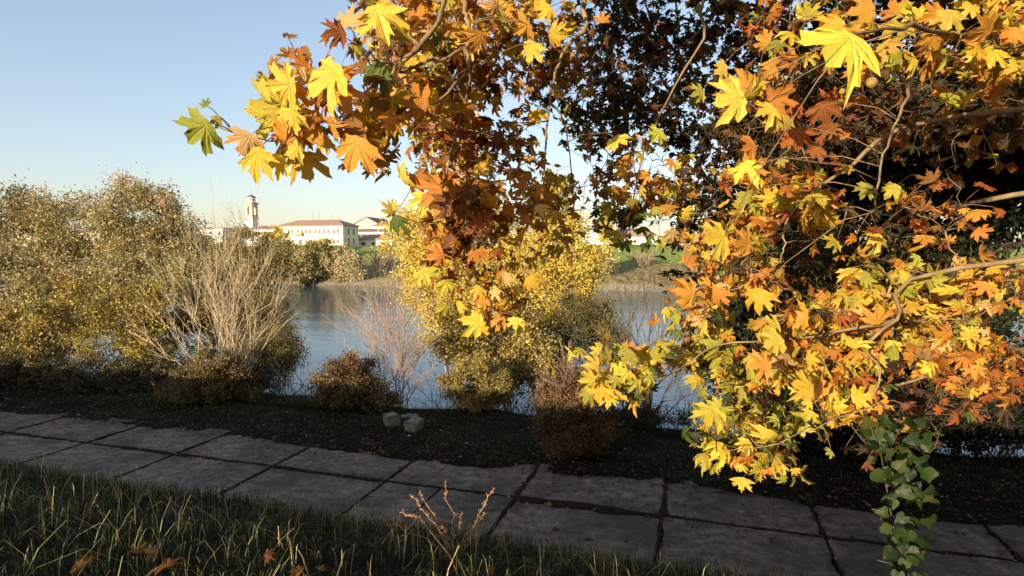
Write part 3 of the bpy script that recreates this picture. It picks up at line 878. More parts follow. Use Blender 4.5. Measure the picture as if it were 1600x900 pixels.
# pollarded stumps
for k, (px, Y, h) in enumerate([(988, 14.6, .95), (1013, 14.9, 1.0)]):
    b = gp(px, Y)
    root = empty('pollard_stump', b); tag(root, ['thinner cut tree stump with pale sawn limbs on the bank', 'thicker pollarded stump just right of the thinner one'][k], 'stump')
    g = G(); g.tube([(0, 0, -.2), (.01, 0, h * .5), (0, .02, h)], [.12, .10, .13], 9); g.build('trunk', M['bark_dark'], root, smooth=True)
    for q in range(4):
        a = q * 1.7 + k
        g = G(); g.tube([(0, 0, h - .05), (.09 * math.cos(a), .09 * math.sin(a), h + .12), (.16 * math.cos(a), .16 * math.sin(a), h + .34)], [.06, .05, .04], 7); g.build('limb', M['pale_stem'], root, smooth=True)
tree('bush', 'low dark scrub around the cut stumps', 'bush', gp(1000, 14.9), [lobe(985, 660, 14.9, 50, 22), lobe(1040, 665, 14.9, 40, 18)], .05, OLIVE_D, 2500, K=60, sig=.1, r0=.015, stems=4, seed=18)
# dark dense trees behind the plane leaves
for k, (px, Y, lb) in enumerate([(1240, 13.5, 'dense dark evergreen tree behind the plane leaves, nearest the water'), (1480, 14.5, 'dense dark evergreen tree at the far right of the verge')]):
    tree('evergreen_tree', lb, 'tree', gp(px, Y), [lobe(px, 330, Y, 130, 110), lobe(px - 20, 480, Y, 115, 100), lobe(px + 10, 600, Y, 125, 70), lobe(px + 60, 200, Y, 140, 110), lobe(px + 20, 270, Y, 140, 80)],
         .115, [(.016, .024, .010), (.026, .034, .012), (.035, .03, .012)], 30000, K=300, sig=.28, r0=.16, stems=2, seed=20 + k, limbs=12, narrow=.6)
# far bank
fb = [(455, 128, 405, 440, 34, OLIVE, 'olive willow scrub at the water across the river, leftmost'), (430, 150, 385, 410, 28, YEL, 'small golden tree on the far bank below the white house'),
      (505, 132, 405, 438, 32, YELO + TAN, 'yellow-tan tree on the far shore below the villa'), (545, 128, 420, 436, 18, TAN, 'low tan scrub right of the yellow-tan tree across the water'),
      (932, 122, 408, 436, 22, OLIVE + TAN, 'grey-olive rounded tree on the far bank beside the poplars'), (395, 140, 390, 436, 45, OLIVE + KHAKI, 'brown scrub on the far bank behind the bare pale stems'),
      (330, 135, 395, 440, 50, OLIVE, 'olive scrub on the far bank behind the willows'), (1150, 125, 410, 445, 40, OLIVE + KHAKI, 'brown thicket on the far bank behind the dark foliage'), (1290, 125, 405, 445, 45, OLIVE, 'olive thicket across the river far to the right')]
for k, (px, Y, pt, pb, hw, cl, lb) in enumerate(fb):
    x = (px - 800) / 930 * Y
    zz = gz(x, Y)
    base = np.array([x, Y, zz])
    top = at(px, pt - 34, Y)[2]
    h = max(2.5, top - zz)
    w = sz(hw, Y)
    tree('far_tree', lb, 'tree', base, [((x, Y, zz + h * .55), (w, w * .8, h * .42), 1), ((x - w * .6, Y, zz + h * .35), (w * .6, w * .6, h * .3), .5), ((x + w * .6, Y, zz + h * .35), (w * .6, w * .6, h * .3), .5)],
         .42, cl, 5200, K=90, sig=.55, r0=.14, stems=2, seed=40 + k, limbs=6)
for k, (px, Y, pt, hw, lb) in enumerate([(595, 140, 383, 30, 'round beige leafless shrub on the levee foot below the church'), (1003, 132, 388, 26, 'round leafless shrub alone on the far green bank')]):
    x = (px - 800) / 930 * Y
    base = np.array([x, Y, gz(x, Y)])
    rg = np.random.default_rng(60 + k)
    tops = []
    hh = at(px, pt, Y)[2] - base[2]
    for i in range(26):
        a = rg.uniform(0, 2 * PI); f = math.sqrt(rg.random())
        tops.append(base + [sz(hw, Y) * f * math.cos(a), sz(hw, Y) * f * math.sin(a) * .8, hh * (1 - .45 * f * f)])
    bare_shrub('bare_shrub', lb, base, tops, 4, 'pink_stem', .07, .022, 'shrub', 60 + k, kids=9, spread=.35)
base = at(945, 392, 190); base[2] = GB
tree('poplar_tree', 'small yellow poplar standing by the white house across the river', 'tree', base, [((base[0], base[1], GB + 5.5), (2.4, 2.4, 4.8), 1)], .4, YEL, 3500, K=60, sig=.5, r0=.15, seed=70)

# ------------------------------------------------------------------ concrete blocks
def block(px, py, Y, size, rz, label, dz=0, tiltx=0):
    import bmesh
    bm = bmesh.new(); bmesh.ops.create_cube(bm, size=1)
    bmesh.ops.scale(bm, vec=size, verts=bm.verts)
    bmesh.ops.bevel(bm, geom=bm.edges[:], offset=.018, segments=2, affect='EDGES')
    bmesh.ops.subdivide_edges(bm, edges=[e for e in bm.edges if e.calc_length() > .1], cuts=5, use_grid_fill=True)
    for v in bm.verts:
        v.co += Vector((vnoise(v.co.x * 14, v.co.y * 14 + v.co.z * 9, 1), vnoise(v.co.y * 14, v.co.z * 14, 2), vnoise(v.co.x * 14 + 3, v.co.z * 13, 3))) * .028
    me = bpy.data.meshes.new('concrete_block'); bm.to_mesh(me); bm.free(); me.materials.append(M['block'])
    o = bpy.data.objects.new('concrete_block', me); link(o)
    p = at(px, py, Y)
    o.location = (p[0], p[1], gz(p[0], p[1]) + size[2] / 2 + dz); o.rotation_euler = (tiltx, R.normal(0, .05), rz)
    tag(o, label, 'concrete block', 'broken concrete blocks on the verge')


block(612, 668, 14.7, (.33, .46, .28), .45, 'pale concrete block on the dark verge, leftmost of three', tiltx=-.08)
block(648, 674, 14.3, (.34, .42, .25), -.35, 'yellowish concrete block nearest the road, right of the pale one', tiltx=.06)
block(640, 658, 15.3, (.46, .30, .16), .1, 'low dark mossy concrete block lying behind the other two', dz=-.02)

# ------------------------------------------------------------------ the plane tree
HALF = [(0, 1.0), (.05, .88), (.12, .77), (.22, .71), (.19, .57), (.21, .42), (.33, .51), (.50, .66), (.74, .77), (.63, .58), (.74, .46), (.56, .35), (.43, .25), (.58, .21), (.86, .17), (.66, .05), (.56, -.07), (.34, -.06), (.17, -.13)]


def leaf_mesh_data(seed, rings=2):
    rng = np.random.default_rng(seed)
    sc = [rng.uniform(.85, 1.12) for _ in range(5)]
    half = np.array(HALF)
    right = half.copy(); left = half[1:][::-1].copy(); left[:, 0] *= -1
    out = np.vstack([right, left])                      # tip, right side down, then left side up
    n = len(out)
    ang = np.arctan2(out[:, 1], out[:, 0])
    out = out * (1 + .06 * rng.normal(0, 1, (n, 1)))
    k = rng.uniform(.88, 1.1, 2)
    out[:, 0] *= np.where(out[:, 0] > 0, k[0], k[1])
    # how far each outline point lies off the nearest main vein
    va = np.radians([90, 46.1, 11.2, 133.9, 168.8])
    a = np.arctan2(out[:, 1], out[:, 0])
    off = np.min(np.abs(a[:, None] - va[None, :]), axis=1)
    curl = rng.uniform(-.05, .5); fold = rng.uniform(.0, .28); tw = rng.normal(0, .35); bend = rng.uniform(-.1, .55)
    if seed % 7 == 3: curl = .75; bend = .6
    V = [np.array([0, 0, 0.])]; U = [(0, 0)]
    ringf = [.5, 1.0] if rings == 2 else [1.0]
    wig = rng.uniform(0, 6); lobew = rng.normal(0, .22, 5)
    for f in ringf:
        for i in range(n):
            x, y = out[i] * f
            r = math.hypot(x, y)
            z = -curl * r * r + fold * f * min(off[i], .35) * r + tw * x * y - bend * max(y, 0) ** 2 * .6 + .05 * f * math.sin(a[i] * 7 + wig) * r
            if f == 1: z += rng.normal(0, .03)
            z += lobew[int(np.argmin(np.abs(a[i] - va)))] * r ** 3
            sh = 1 - .35 * max(curl, 0) * r * r * .8
            V.append(np.array([x * sh, y * sh, z])); U.append((x, y))
    F = []
    for i in range(n - 1 if False else n):
        j = (i + 1) % n
        F.append((0, 1 + j, 1 + i))
        if rings == 2: F += [(1 + i, 1 + j, 1 + n + j), (1 + i, 1 + n + j, 1 + n + i)]
    return np.array(V), np.array(F), np.array(U)


LEAF2 = [leaf_mesh_data(i, 2) for i in range(10)]
LEAF1 = [leaf_mesh_data(20 + i, 1) for i in range(10)]
R = np.random.default_rng(3)
PT_BASE = np.array([7.4, 1.4, gz(7.4, 1.4)])
plane = empty('plane_tree', PT_BASE)
tag(plane, 'large autumn plane tree whose yellow, orange and brown leaves hang over the road', 'tree')
net = []                                                 # points on its wood that twigs can spring from


def limb(pts, r0, r1, name='limb', n=8, steps=4):
    P = np.array(pts, float)
    # Catmull-Rom through the points
    Q = [P[0]]
    for i in range(len(P) - 1):
        p0, p1, p2, p3 = P[max(i - 1, 0)], P[i], P[i + 1], P[min(i + 2, len(P) - 1)]
        for k in range(1, steps + 1):
            t = k / steps
            Q.append(.5 * ((2 * p1) + (-p0 + p2) * t + (2 * p0 - 5 * p1 + 4 * p2 - p3) * t * t + (-p0 + 3 * p1 - 3 * p2 + p3) * t ** 3))
    Q = np.array(Q)
    Q[1:-1] += R.normal(0, min(r0, .02) * .35, (len(Q) - 2, 3))
    rad = (r1 + (r0 - r1) * np.linspace(1, 0, len(Q)) ** 3.0) * (1 + .10 * np.sin(np.arange(len(Q)) * 1.9))
    G().tube(Q, rad, n).build(name, M['bark'], plane, smooth=True, org=PT_BASE)
    for q in Q: net.append(q)
    return Q


T0 = PT_BASE
C1 = T0 + [-.3, .3, 2.2]; C2 = T0 + [-.5, .8, 4.2]
limb([T0 - [0, 0, .4], T0 + [.05, 0, .8], C1, C2, T0 + [-.8, 1.0, 7.0]], .36, .14, 'trunk', 14)
net.clear()
A = lambda px, py, d: at(px, py, d)
limb([C2, (4.6, 3.0, 8.0), (2.6, 4.2, 7.9), A(945, -40, 5.0), A(918, 38, 4.9), A(889, 69, 4.8), A(868, 110, 4.7), A(857, 170, 4.7), A(851, 240, 4.6), A(848, 290, 4.6), A(820, 360, 4.6), A(790, 430, 4.6)], .055, .007)
limb([(2.6, 4.2, 7.9), (.9, 3.7, 6.9), A(700, -30, 3.7), A(694, 2, 3.6), A(681, 43, 3.5), A(643, 87, 3.4), A(617, 101, 3.4)], .04, .014)
limb([A(724, -40, 3.7), A(724, 9, 3.6), A(731, 38, 3.5), A(727, 75, 3.5), A(700, 88, 3.4), A(658, 98, 3.4), A(625, 113, 3.3)], .018, .010)
limb([A(727, 75, 3.5), A(733, 104, 3.45), A(721, 124, 3.4), A(678, 162, 3.3), A(640, 178, 3.2), A(600, 170, 3.1), A(558, 158, 3.05), A(520, 165, 3.0)], .016, .004)
limb([A(617, 101, 3.4), A(612, 140, 3.3), A(622, 175, 3.2), A(600, 190, 3.1), A(530, 196, 3.05), A(486, 208, 3.0), A(420, 220, 2.95), A(372, 207, 2.9), A(345, 200, 2.9), A(332, 193, 2.9)], .011, .0035)
limb([A(617, 101, 3.4), A(590, 95, 3.3), A(565, 72, 3.2), A(545, 62, 3.2)], .008, .003)
limb([A(861, 162, 4.7), A(880, 190, 4.8), A(892, 260, 4.9), A(896, 330, 5.0)], .012, .005)
limb([A(727, 160, 4.2), A(700, 260, 4.3), A(690, 340, 4.4), A(720, 410, 4.5), A(760, 480, 4.5)], .010, .004)
limb([A(727, 75, 3.5), A(735, 120, 3.9), A(727, 160, 4.2)], .012, .010)
limb([C2, (4.8, 3.6, 7.2), A(1150, -30, 5.5), A(1100, 60, 5.8), A(1040, 160, 6.0), A(1000, 260, 6.0), A(985, 340, 5.6)], .055, .007)
limb([C2, (5.6, 3.6, 6.6), A(1500, 60, 3.6), A(1420, 150, 3.2), A(1398, 202, 3.0), A(1376, 260, 2.9), A(1370, 330, 2.9)], .03, .005)
limb([C1, (5.6, 2.8, 5.3), A(1500, 180, 4.2), A(1330, 260, 4.2), A(1250, 319, 4.2), A(1226, 352, 4.1), A(1226, 385, 4.1), A(1212, 415, 4.1), A(1170, 440, 4.0), A(1110, 470, 4.0)], .035, .004)
limb([C1, (5.4, 2.6, 4.7), A(1500, 420, 3.6), A(1400, 500, 3.5), A(1353, 549, 3.5), A(1374, 574, 3.45), A(1367, 631, 3.4), A(1330, 645, 3.4), A(1250, 680, 3.5), A(1190, 700, 3.6), A(1120, 705, 3.6)], .026, .003)
limb([A(1400, 500, 3.5), A(1300, 520, 3.7), A(1230, 530, 3.8), A(1120, 540, 4.0), A(1050, 585, 4.1), A(985, 605, 4.1), A(930, 610, 4.1)], .014, .004)
limb([A(1500, 60, 3.6), A(1430, 40, 2.4), A(1350, 55, 2.0), A(1322, 62, 1.9)], .02, .004)
limb([C2, (4.8, 5.2, 8.6), A(1200, -60, 8.5), A(1080, 60, 8.2), A(960, 120, 8.0), A(900, 160, 7.8)], .08, .012)
limb([C2, (6.0, 6.0, 7.5), A(1330, 60, 8.2), A(1220, 180, 8.3), A(1130, 280, 8.2), A(1080, 370, 8.0)], .08, .012)
limb([C1, (6.6, 5.0, 5.2), A(1500, 320, 7.0), A(1350, 400, 7.2), A(1200, 420, 7.4), A(1100, 440, 7.4)], .07, .012)
limb([C1, (6.2, 3.8, 4.5), A(1550, 560, 5.2), A(1400, 600, 5.4), A(1250, 600, 5.6), A(1150, 590, 5.6)], .05, .010)
# unseen boughs overhead, added to carry the shading crown clumps
limb([C2, (4.5, 1.0, 9.2), (1.0, 0.5, 9.7), (-3.0, -.5, 9.4), (-5.5, -1.5, 9.0)], .11, .02)
limb([T0 + [-.8, 1.0, 7.0], (4.0, 4.0, 11), (1.5, 7.5, 12.5), (-.5, 9.5, 12.8)], .10, .02)
limb([T0 + [-.8, 1.0, 7.0], (5.5, -1.5, 11), (2.0, -3.5, 11.5), (-2.5, -3.0, 11)], .10, .02)
NET = np.array(net)

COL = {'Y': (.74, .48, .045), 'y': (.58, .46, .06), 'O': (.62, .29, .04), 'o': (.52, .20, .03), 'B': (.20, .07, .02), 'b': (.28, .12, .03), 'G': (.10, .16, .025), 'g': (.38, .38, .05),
       'T': (.72, .46, .20), 't': (.55, .34, .15), 'R': (.34, .09, .02), 'K': (.034, .015, .007), 'k': (.018, .028, .008), 'W': (.80, .60, .08)}  # K, k: near-black leaf tones, the crown's inner shade put into the colour
twg = G()
CAMP = np.array([0, 0, EYE])
SUNA = np.array(SUNV)


def orient(tip, nrm):
    y = tip / np.linalg.norm(tip)
    z = nrm - y * (nrm @ y); z /= np.linalg.norm(z) + 1e-9
    x = np.cross(y, z)
    return np.column_stack([x, y, z])


LM = []
for i, (V, F, U) in enumerate(LEAF2):
    me = G().add(V, F, None, U).build('leaf', M['leaf_obj'], plane, smooth=True)
    LM.append(me.data); bpy.data.objects.remove(me)
n_part = 0
heavy = G()


def petiole(base, tipdir, size):
    e = base - tipdir * 0
    d = np.linalg.norm(NET - base, axis=1); j = int(np.argmin(d))
    q = NET[j]
    if d[j] < .002: return
    mid = (q + base) / 2 + np.array([0, 0, .12 * d[j]]) + R.normal(0, .05 * d[j], 3)
    r = .0016 if d[j] < .2 else .003
    twg.tube([q, q * .4 + mid * .6, mid * .4 + base * .6 + [0, 0, .02 * d[j]], base], [r * 1.3, r, r * .8, .0012], 4)


def put_leaf(centre, tip, nrm, L, col, part):
    """centre: middle of the blade"""
    global n_part
    Mx = orient(tip, nrm)
    base = centre - Mx[:, 1] * L * .42
    c = np.clip(np.array(COL[col]) * (1 + R.normal(0, .12)) * (1 + R.normal(0, .05, 3)), .01, .92)
    if part:
        k = R.integers(0, len(LM))
        o = bpy.data.objects.new('leaf', LM[k]); link(o, plane)
        m4 = Matrix([[*(Mx[r] * L), base[r] - PT_BASE[r]] for r in range(3)] + [[0, 0, 0, 1]])
        o.matrix_local = m4
        o.color = (*c, 1)
        n_part += 1
    else:
        V, F, U = (LEAF1 if L / base[1] < .03 else LEAF2)[R.integers(0, 10)]
        heavy.add((V * L) @ Mx.T + base, F, c, U)
    petiole(base, Mx[:, 1], L)


# leaves one can follow one by one in the photograph: (px, py, size in px, direction of the tip in degrees, colour, distance)
HERO_A = '''303 210 66 215 g|319 160 16 120 g|336 188 20 200 y|413 172 76 180 y|382 227 46 240 T|398 258 60 255 Y|439 262 46 268 W|460 220 92 275 O|480 262 54 280 Y|549 243 68 245 O|503 227 34 230 W|
541 162 54 262 T|503 127 78 215 W|532 112 58 60 o|466 103 42 170 o|434 134 56 185 W|458 150 44 250 O|520 51 40 195 R|546 24 44 80 T|596 38 72 290 W|579 12 32 250 g|582 117 54 225 G|596 107 36 180 O|
612 138 40 300 T|644 162 50 160 o|592 172 54 250 Y|592 148 46 60 b|620 213 44 300 g|603 234 44 275 y|572 213 60 260 O|603 255 28 270 t|566 250 22 260 b|565 69 40 20 y|430 205 40 150 O|447 190 50 240 y|
520 205 40 300 O|545 205 50 220 b|565 190 44 280 Y|480 185 40 200 o|612 190 44 330 O|530 140 40 340 Y|506 165 30 200 O|475 115 36 120 T|625 60 40 200 y|560 100 26 170 b|582 230 40 290 O|450 235 46 200 W'''
HERO_B = '''745 69 46 250 O|828 84 46 262 W|873 55 40 340 Y|863 75 34 280 O|779 32 36 200 y|814 46 42 200 O|684 69 36 250 G|681 121 36 300 y|655 162 46 180 O|742 156 32 250 Y|773 159 24 250 g|695 173 36 260 g|
730 173 36 270 o|840 185 32 280 Y|961 225 38 260 y|941 26 24 90 O|762 254 32 270 Y|655 20 40 100 o|640 55 40 240 y|700 40 38 60 O|668 14 36 120 Y|765 10 38 200 T|850 20 34 220 Y|800 110 30 280 o|720 60 34 160 b|
755 265 36 280 Y|675 305 58 210 o|662 320 40 250 W|760 318 42 265 O|678 350 32 230 Y|627 289 46 190 W|612 318 24 110 y|615 349 34 250 G|606 332 26 200 y|867 343 32 250 Y|818 374 32 300 W|802 402 26 250 Y|723 391 24 240 y|
664 433 36 290 y|701 448 34 300 W|734 427 26 120 y|780 399 30 290 R|830 442 32 300 Y|787 439 34 250 T|799 473 30 300 Y|715 483 30 250 Y|734 501 52 175 W|774 501 38 200 O|805 507 28 270 W|827 318 26 100 T|829 413 26 250 y|874 283 24 90 y|
700 275 34 240 R|730 300 34 200 B|655 285 36 260 o|690 320 36 200 B|740 350 34 180 R|700 380 34 220 B|745 400 34 260 o|680 400 34 200 o|720 330 32 300 b|760 370 30 240 B|790 330 32 200 o|840 300 30 220 O|770 460 32 250 T|750 470 28 220 O|
810 290 32 180 o|730 240 34 190 R|700 225 34 250 b|770 225 30 200 B|665 345 30 200 o|690 365 30 280 O|820 345 30 200 O|845 330 28 270 T|857 310 26 250 O|690 480 26 200 y|790 485 34 260 o|745 455 28 220 Y'''
HERO_D = '''961 302 28 260 O|967 271 30 200 O|973 336 32 200 k|955 364 40 185 y|980 386 26 280 G|1010 388 26 300 G|960 384 30 190 y|1025 214 30 230 g|1090 145 30 200 g|1045 330 26 270 O|1070 340 34 300 y|1000 300 26 250 y|1020 330 24 240 g|
1015 375 26 260 G|1035 380 24 290 g|990 320 24 250 y|945 330 26 230 y|1005 275 24 200 O|1035 285 24 210 o|1055 300 26 300 g|980 250 24 230 O|1000 245 22 200 y|1045 255 22 200 o|1050 370 26 270 t|1000 360 26 220 G|935 345 30 240 g'''
HERO_E = '''1313 76 118 222 W|1293 46 66 190 Y|1344 17 54 180 O|1396 45 54 200 y|1214 75 30 260 g|1124 110 28 200 y|1150 130 58 150 O|1139 156 66 188 W|1186 148 46 0 y|1208 118 34 60 Y|1191 127 32 240 o|1225 145 56 30 o|1197 173 46 200 W|
1214 194 46 240 y|1289 179 48 290 R|1302 150 34 90 R|1341 116 36 250 O|1248 220 50 270 R|1160 268 54 230 W|1184 256 44 30 O|1115 373 60 190 Y|1166 316 46 250 g|1151 331 34 200 y|1202 304 36 120 Y|1232 295 38 80 o|1235 319 34 270 y|
1268 313 40 230 y|1286 337 36 300 W|1301 352 34 300 Y|1160 382 40 180 O|1190 382 28 340 Y|1367 361 36 160 O|1367 375 36 200 W|1268 388 32 230 O|1070 457 46 165 O|1062 448 34 120 o|1184 472 52 250 Y|1118 466 44 260 O|1136 430 40 250 y|
1160 415 34 200 T|1199 430 30 330 o|1172 451 36 230 O|1325 472 38 160 Y|1346 463 40 60 W|1394 436 34 260 y|1328 403 36 230 g|1093 513 38 230 y|1115 499 36 200 k|1086 599 32 250 y|1111 556 34 200 g|1075 565 32 230 y|1204 513 42 185 y|1207 535 42 200 y|
1243 495 44 190 O|1253 519 40 290 O|1186 570 46 180 O|1232 577 38 250 O|1221 556 42 170 T|1253 602 48 165 Y|1268 609 44 120 O|1300 552 38 260 O|1339 531 44 40 W|1325 481 38 180 Y|1374 492 44 90 O|1317 584 36 300 Y|1350 620 42 20 Y|1300 648 36 265 y|
1303 615 34 340 o|1111 652 48 230 y|1125 702 42 190 Y|1093 713 34 190 y|1104 730 30 200 y|1232 702 34 250 y|1200 691 48 240 y|1207 730 46 250 y|1225 752 24 240 g|1175 709 34 250 O|1154 691 36 230 y|1164 652 34 90 t|1290 510 38 200 o|1270 540 38 160 W|
1345 560 38 330 O|1370 520 36 60 W|1300 490 34 100 o|1280 470 36 200 O|1240 540 32 220 W|1330 600 36 30 O|1285 580 36 200 O|1265 655 30 270 g|1245 665 32 200 y|1220 640 30 240 g|1140 610 32 240 g|1125 590 30 250 y|1100 470 36 200 O|1210 355 30 200 O|
1185 345 34 180 o|1220 330 30 320 W|1250 350 30 240 O|1290 300 34 50 y|1310 320 34 0 O|1170 230 36 200 o|1230 100 40 200 o|1260 15 36 120 y|1380 90 40 270 y|1395 10 40 100 O|1340 160 34 250 o|1190 60 32 150 O|1240 170 34 200 R|1180 500 30 200 y|
1143 540 30 210 g|1300 380 32 200 y|1330 430 34 250 y|1395 470 36 200 Y|1390 540 32 290 y|1270 275 34 200 o|1310 255 36 160 R|1350 300 34 240 g|1390 300 36 230 y|1270 240 34 230 R|1295 640 30 240 y|1180 640 26 200 y|1155 620 26 200 g'''
HERO_F = '''962 572 46 235 W|925 572 34 170 y|916 594 34 190 y|936 618 46 262 Y|951 627 32 270 y|916 621 32 230 g|985 543 30 90 O|1005 563 34 200 Y|1040 538 34 15 y|1022 549 34 60 y|999 604 42 280 g|1005 583 32 270 y|959 621 40 250 y|1037 560 34 80 t|
1017 578 32 280 G|980 560 34 230 g|945 556 28 160 y|930 545 24 150 y|1000 545 26 120 y|975 590 34 240 y|1020 595 26 300 g|960 600 30 250 g|1045 548 24 60 G'''


def heroes(txt, dfun):
    for h in txt.replace('\n', '').split('|'):
        px, py, sp, ang, c = h.split()
        px, py, sp, ang = float(px), float(py), float(sp), math.radians(float(ang))
        d = dfun(px, py, sp) - .22 + R.normal(0, .08)
        tip = np.array([math.cos(ang), R.normal(-.15, .35 if sp < 50 else .15), math.sin(ang)])
        p = at(px, py, d)
        view = (CAMP - p) / np.linalg.norm(CAMP - p)
        nrm = view * .65 + SUNA * .4 + R.normal(0, .6 if sp < 50 else .32, 3) + np.array([0, 0, .18])
        put_leaf(p, tip, nrm, sp * d / 930 / 1.22 * (1.05 if px < 700 else .93), c, True)


def spray(px, py, rx, ry, d, dd, n, size, pal, down=.55):
    n = int(n * ((1.25 if px > 1120 else 1.25) if d < 5.7 else 1.35)); size *= .82
    """twigs through a small volume of air, each leaf on its own stalk"""
    global NET
    k = max(2, n // 7)
    c0 = at(px, py, d)
    ex, ez = sz(rx, d), sz(ry, d)
    tips = []
    for _ in range(k):
        v = R.normal(0, 1, 3); v /= np.linalg.norm(v); v *= R.random() ** .4
        e = c0 + v * [ex, dd, ez]
        j = int(np.argmin(np.linalg.norm(NET - e, axis=1)))
        cv = curve(NET[j], e, 6, wob=.05, up=.04)
        L = np.linalg.norm(NET[j] - e)
        NET = np.vstack([NET, cv[1:]])
        twg.tube(cv, np.linspace(min(.011, .004 + L * .006), .002, 6), 4)
        tips.append(e)
    for _ in range(n):
        v = R.normal(0, 1, 3); v /= np.linalg.norm(v); v *= R.random() ** .42
        e = c0 + v * [ex, dd, ez]
        if R.random() < .72: e = tips[R.integers(0, len(tips))] + R.normal(0, .085 if d < 5.7 else .14, 3)
        if d < 5.7 and e[2] < c0[2] - ez * 1.15: continue
        if d > 5.7 and px < 1220 and vnoise(e[0] * 6.5, e[2] * 6.5, 21) < -.22: continue
        out = R.normal(0, .55, 3) + v * .5; out[2] -= down; out[0] -= .15
        view = (CAMP - e) / np.linalg.norm(CAMP - e)
        nrm = view * .35 + SUNA * .15 + R.normal(0, .72, 3) + np.array([0, 0, .2])
        put_leaf(e, out, nrm, size * R.uniform(.45, 1.08), pal[R.integers(0, len(pal))], False)


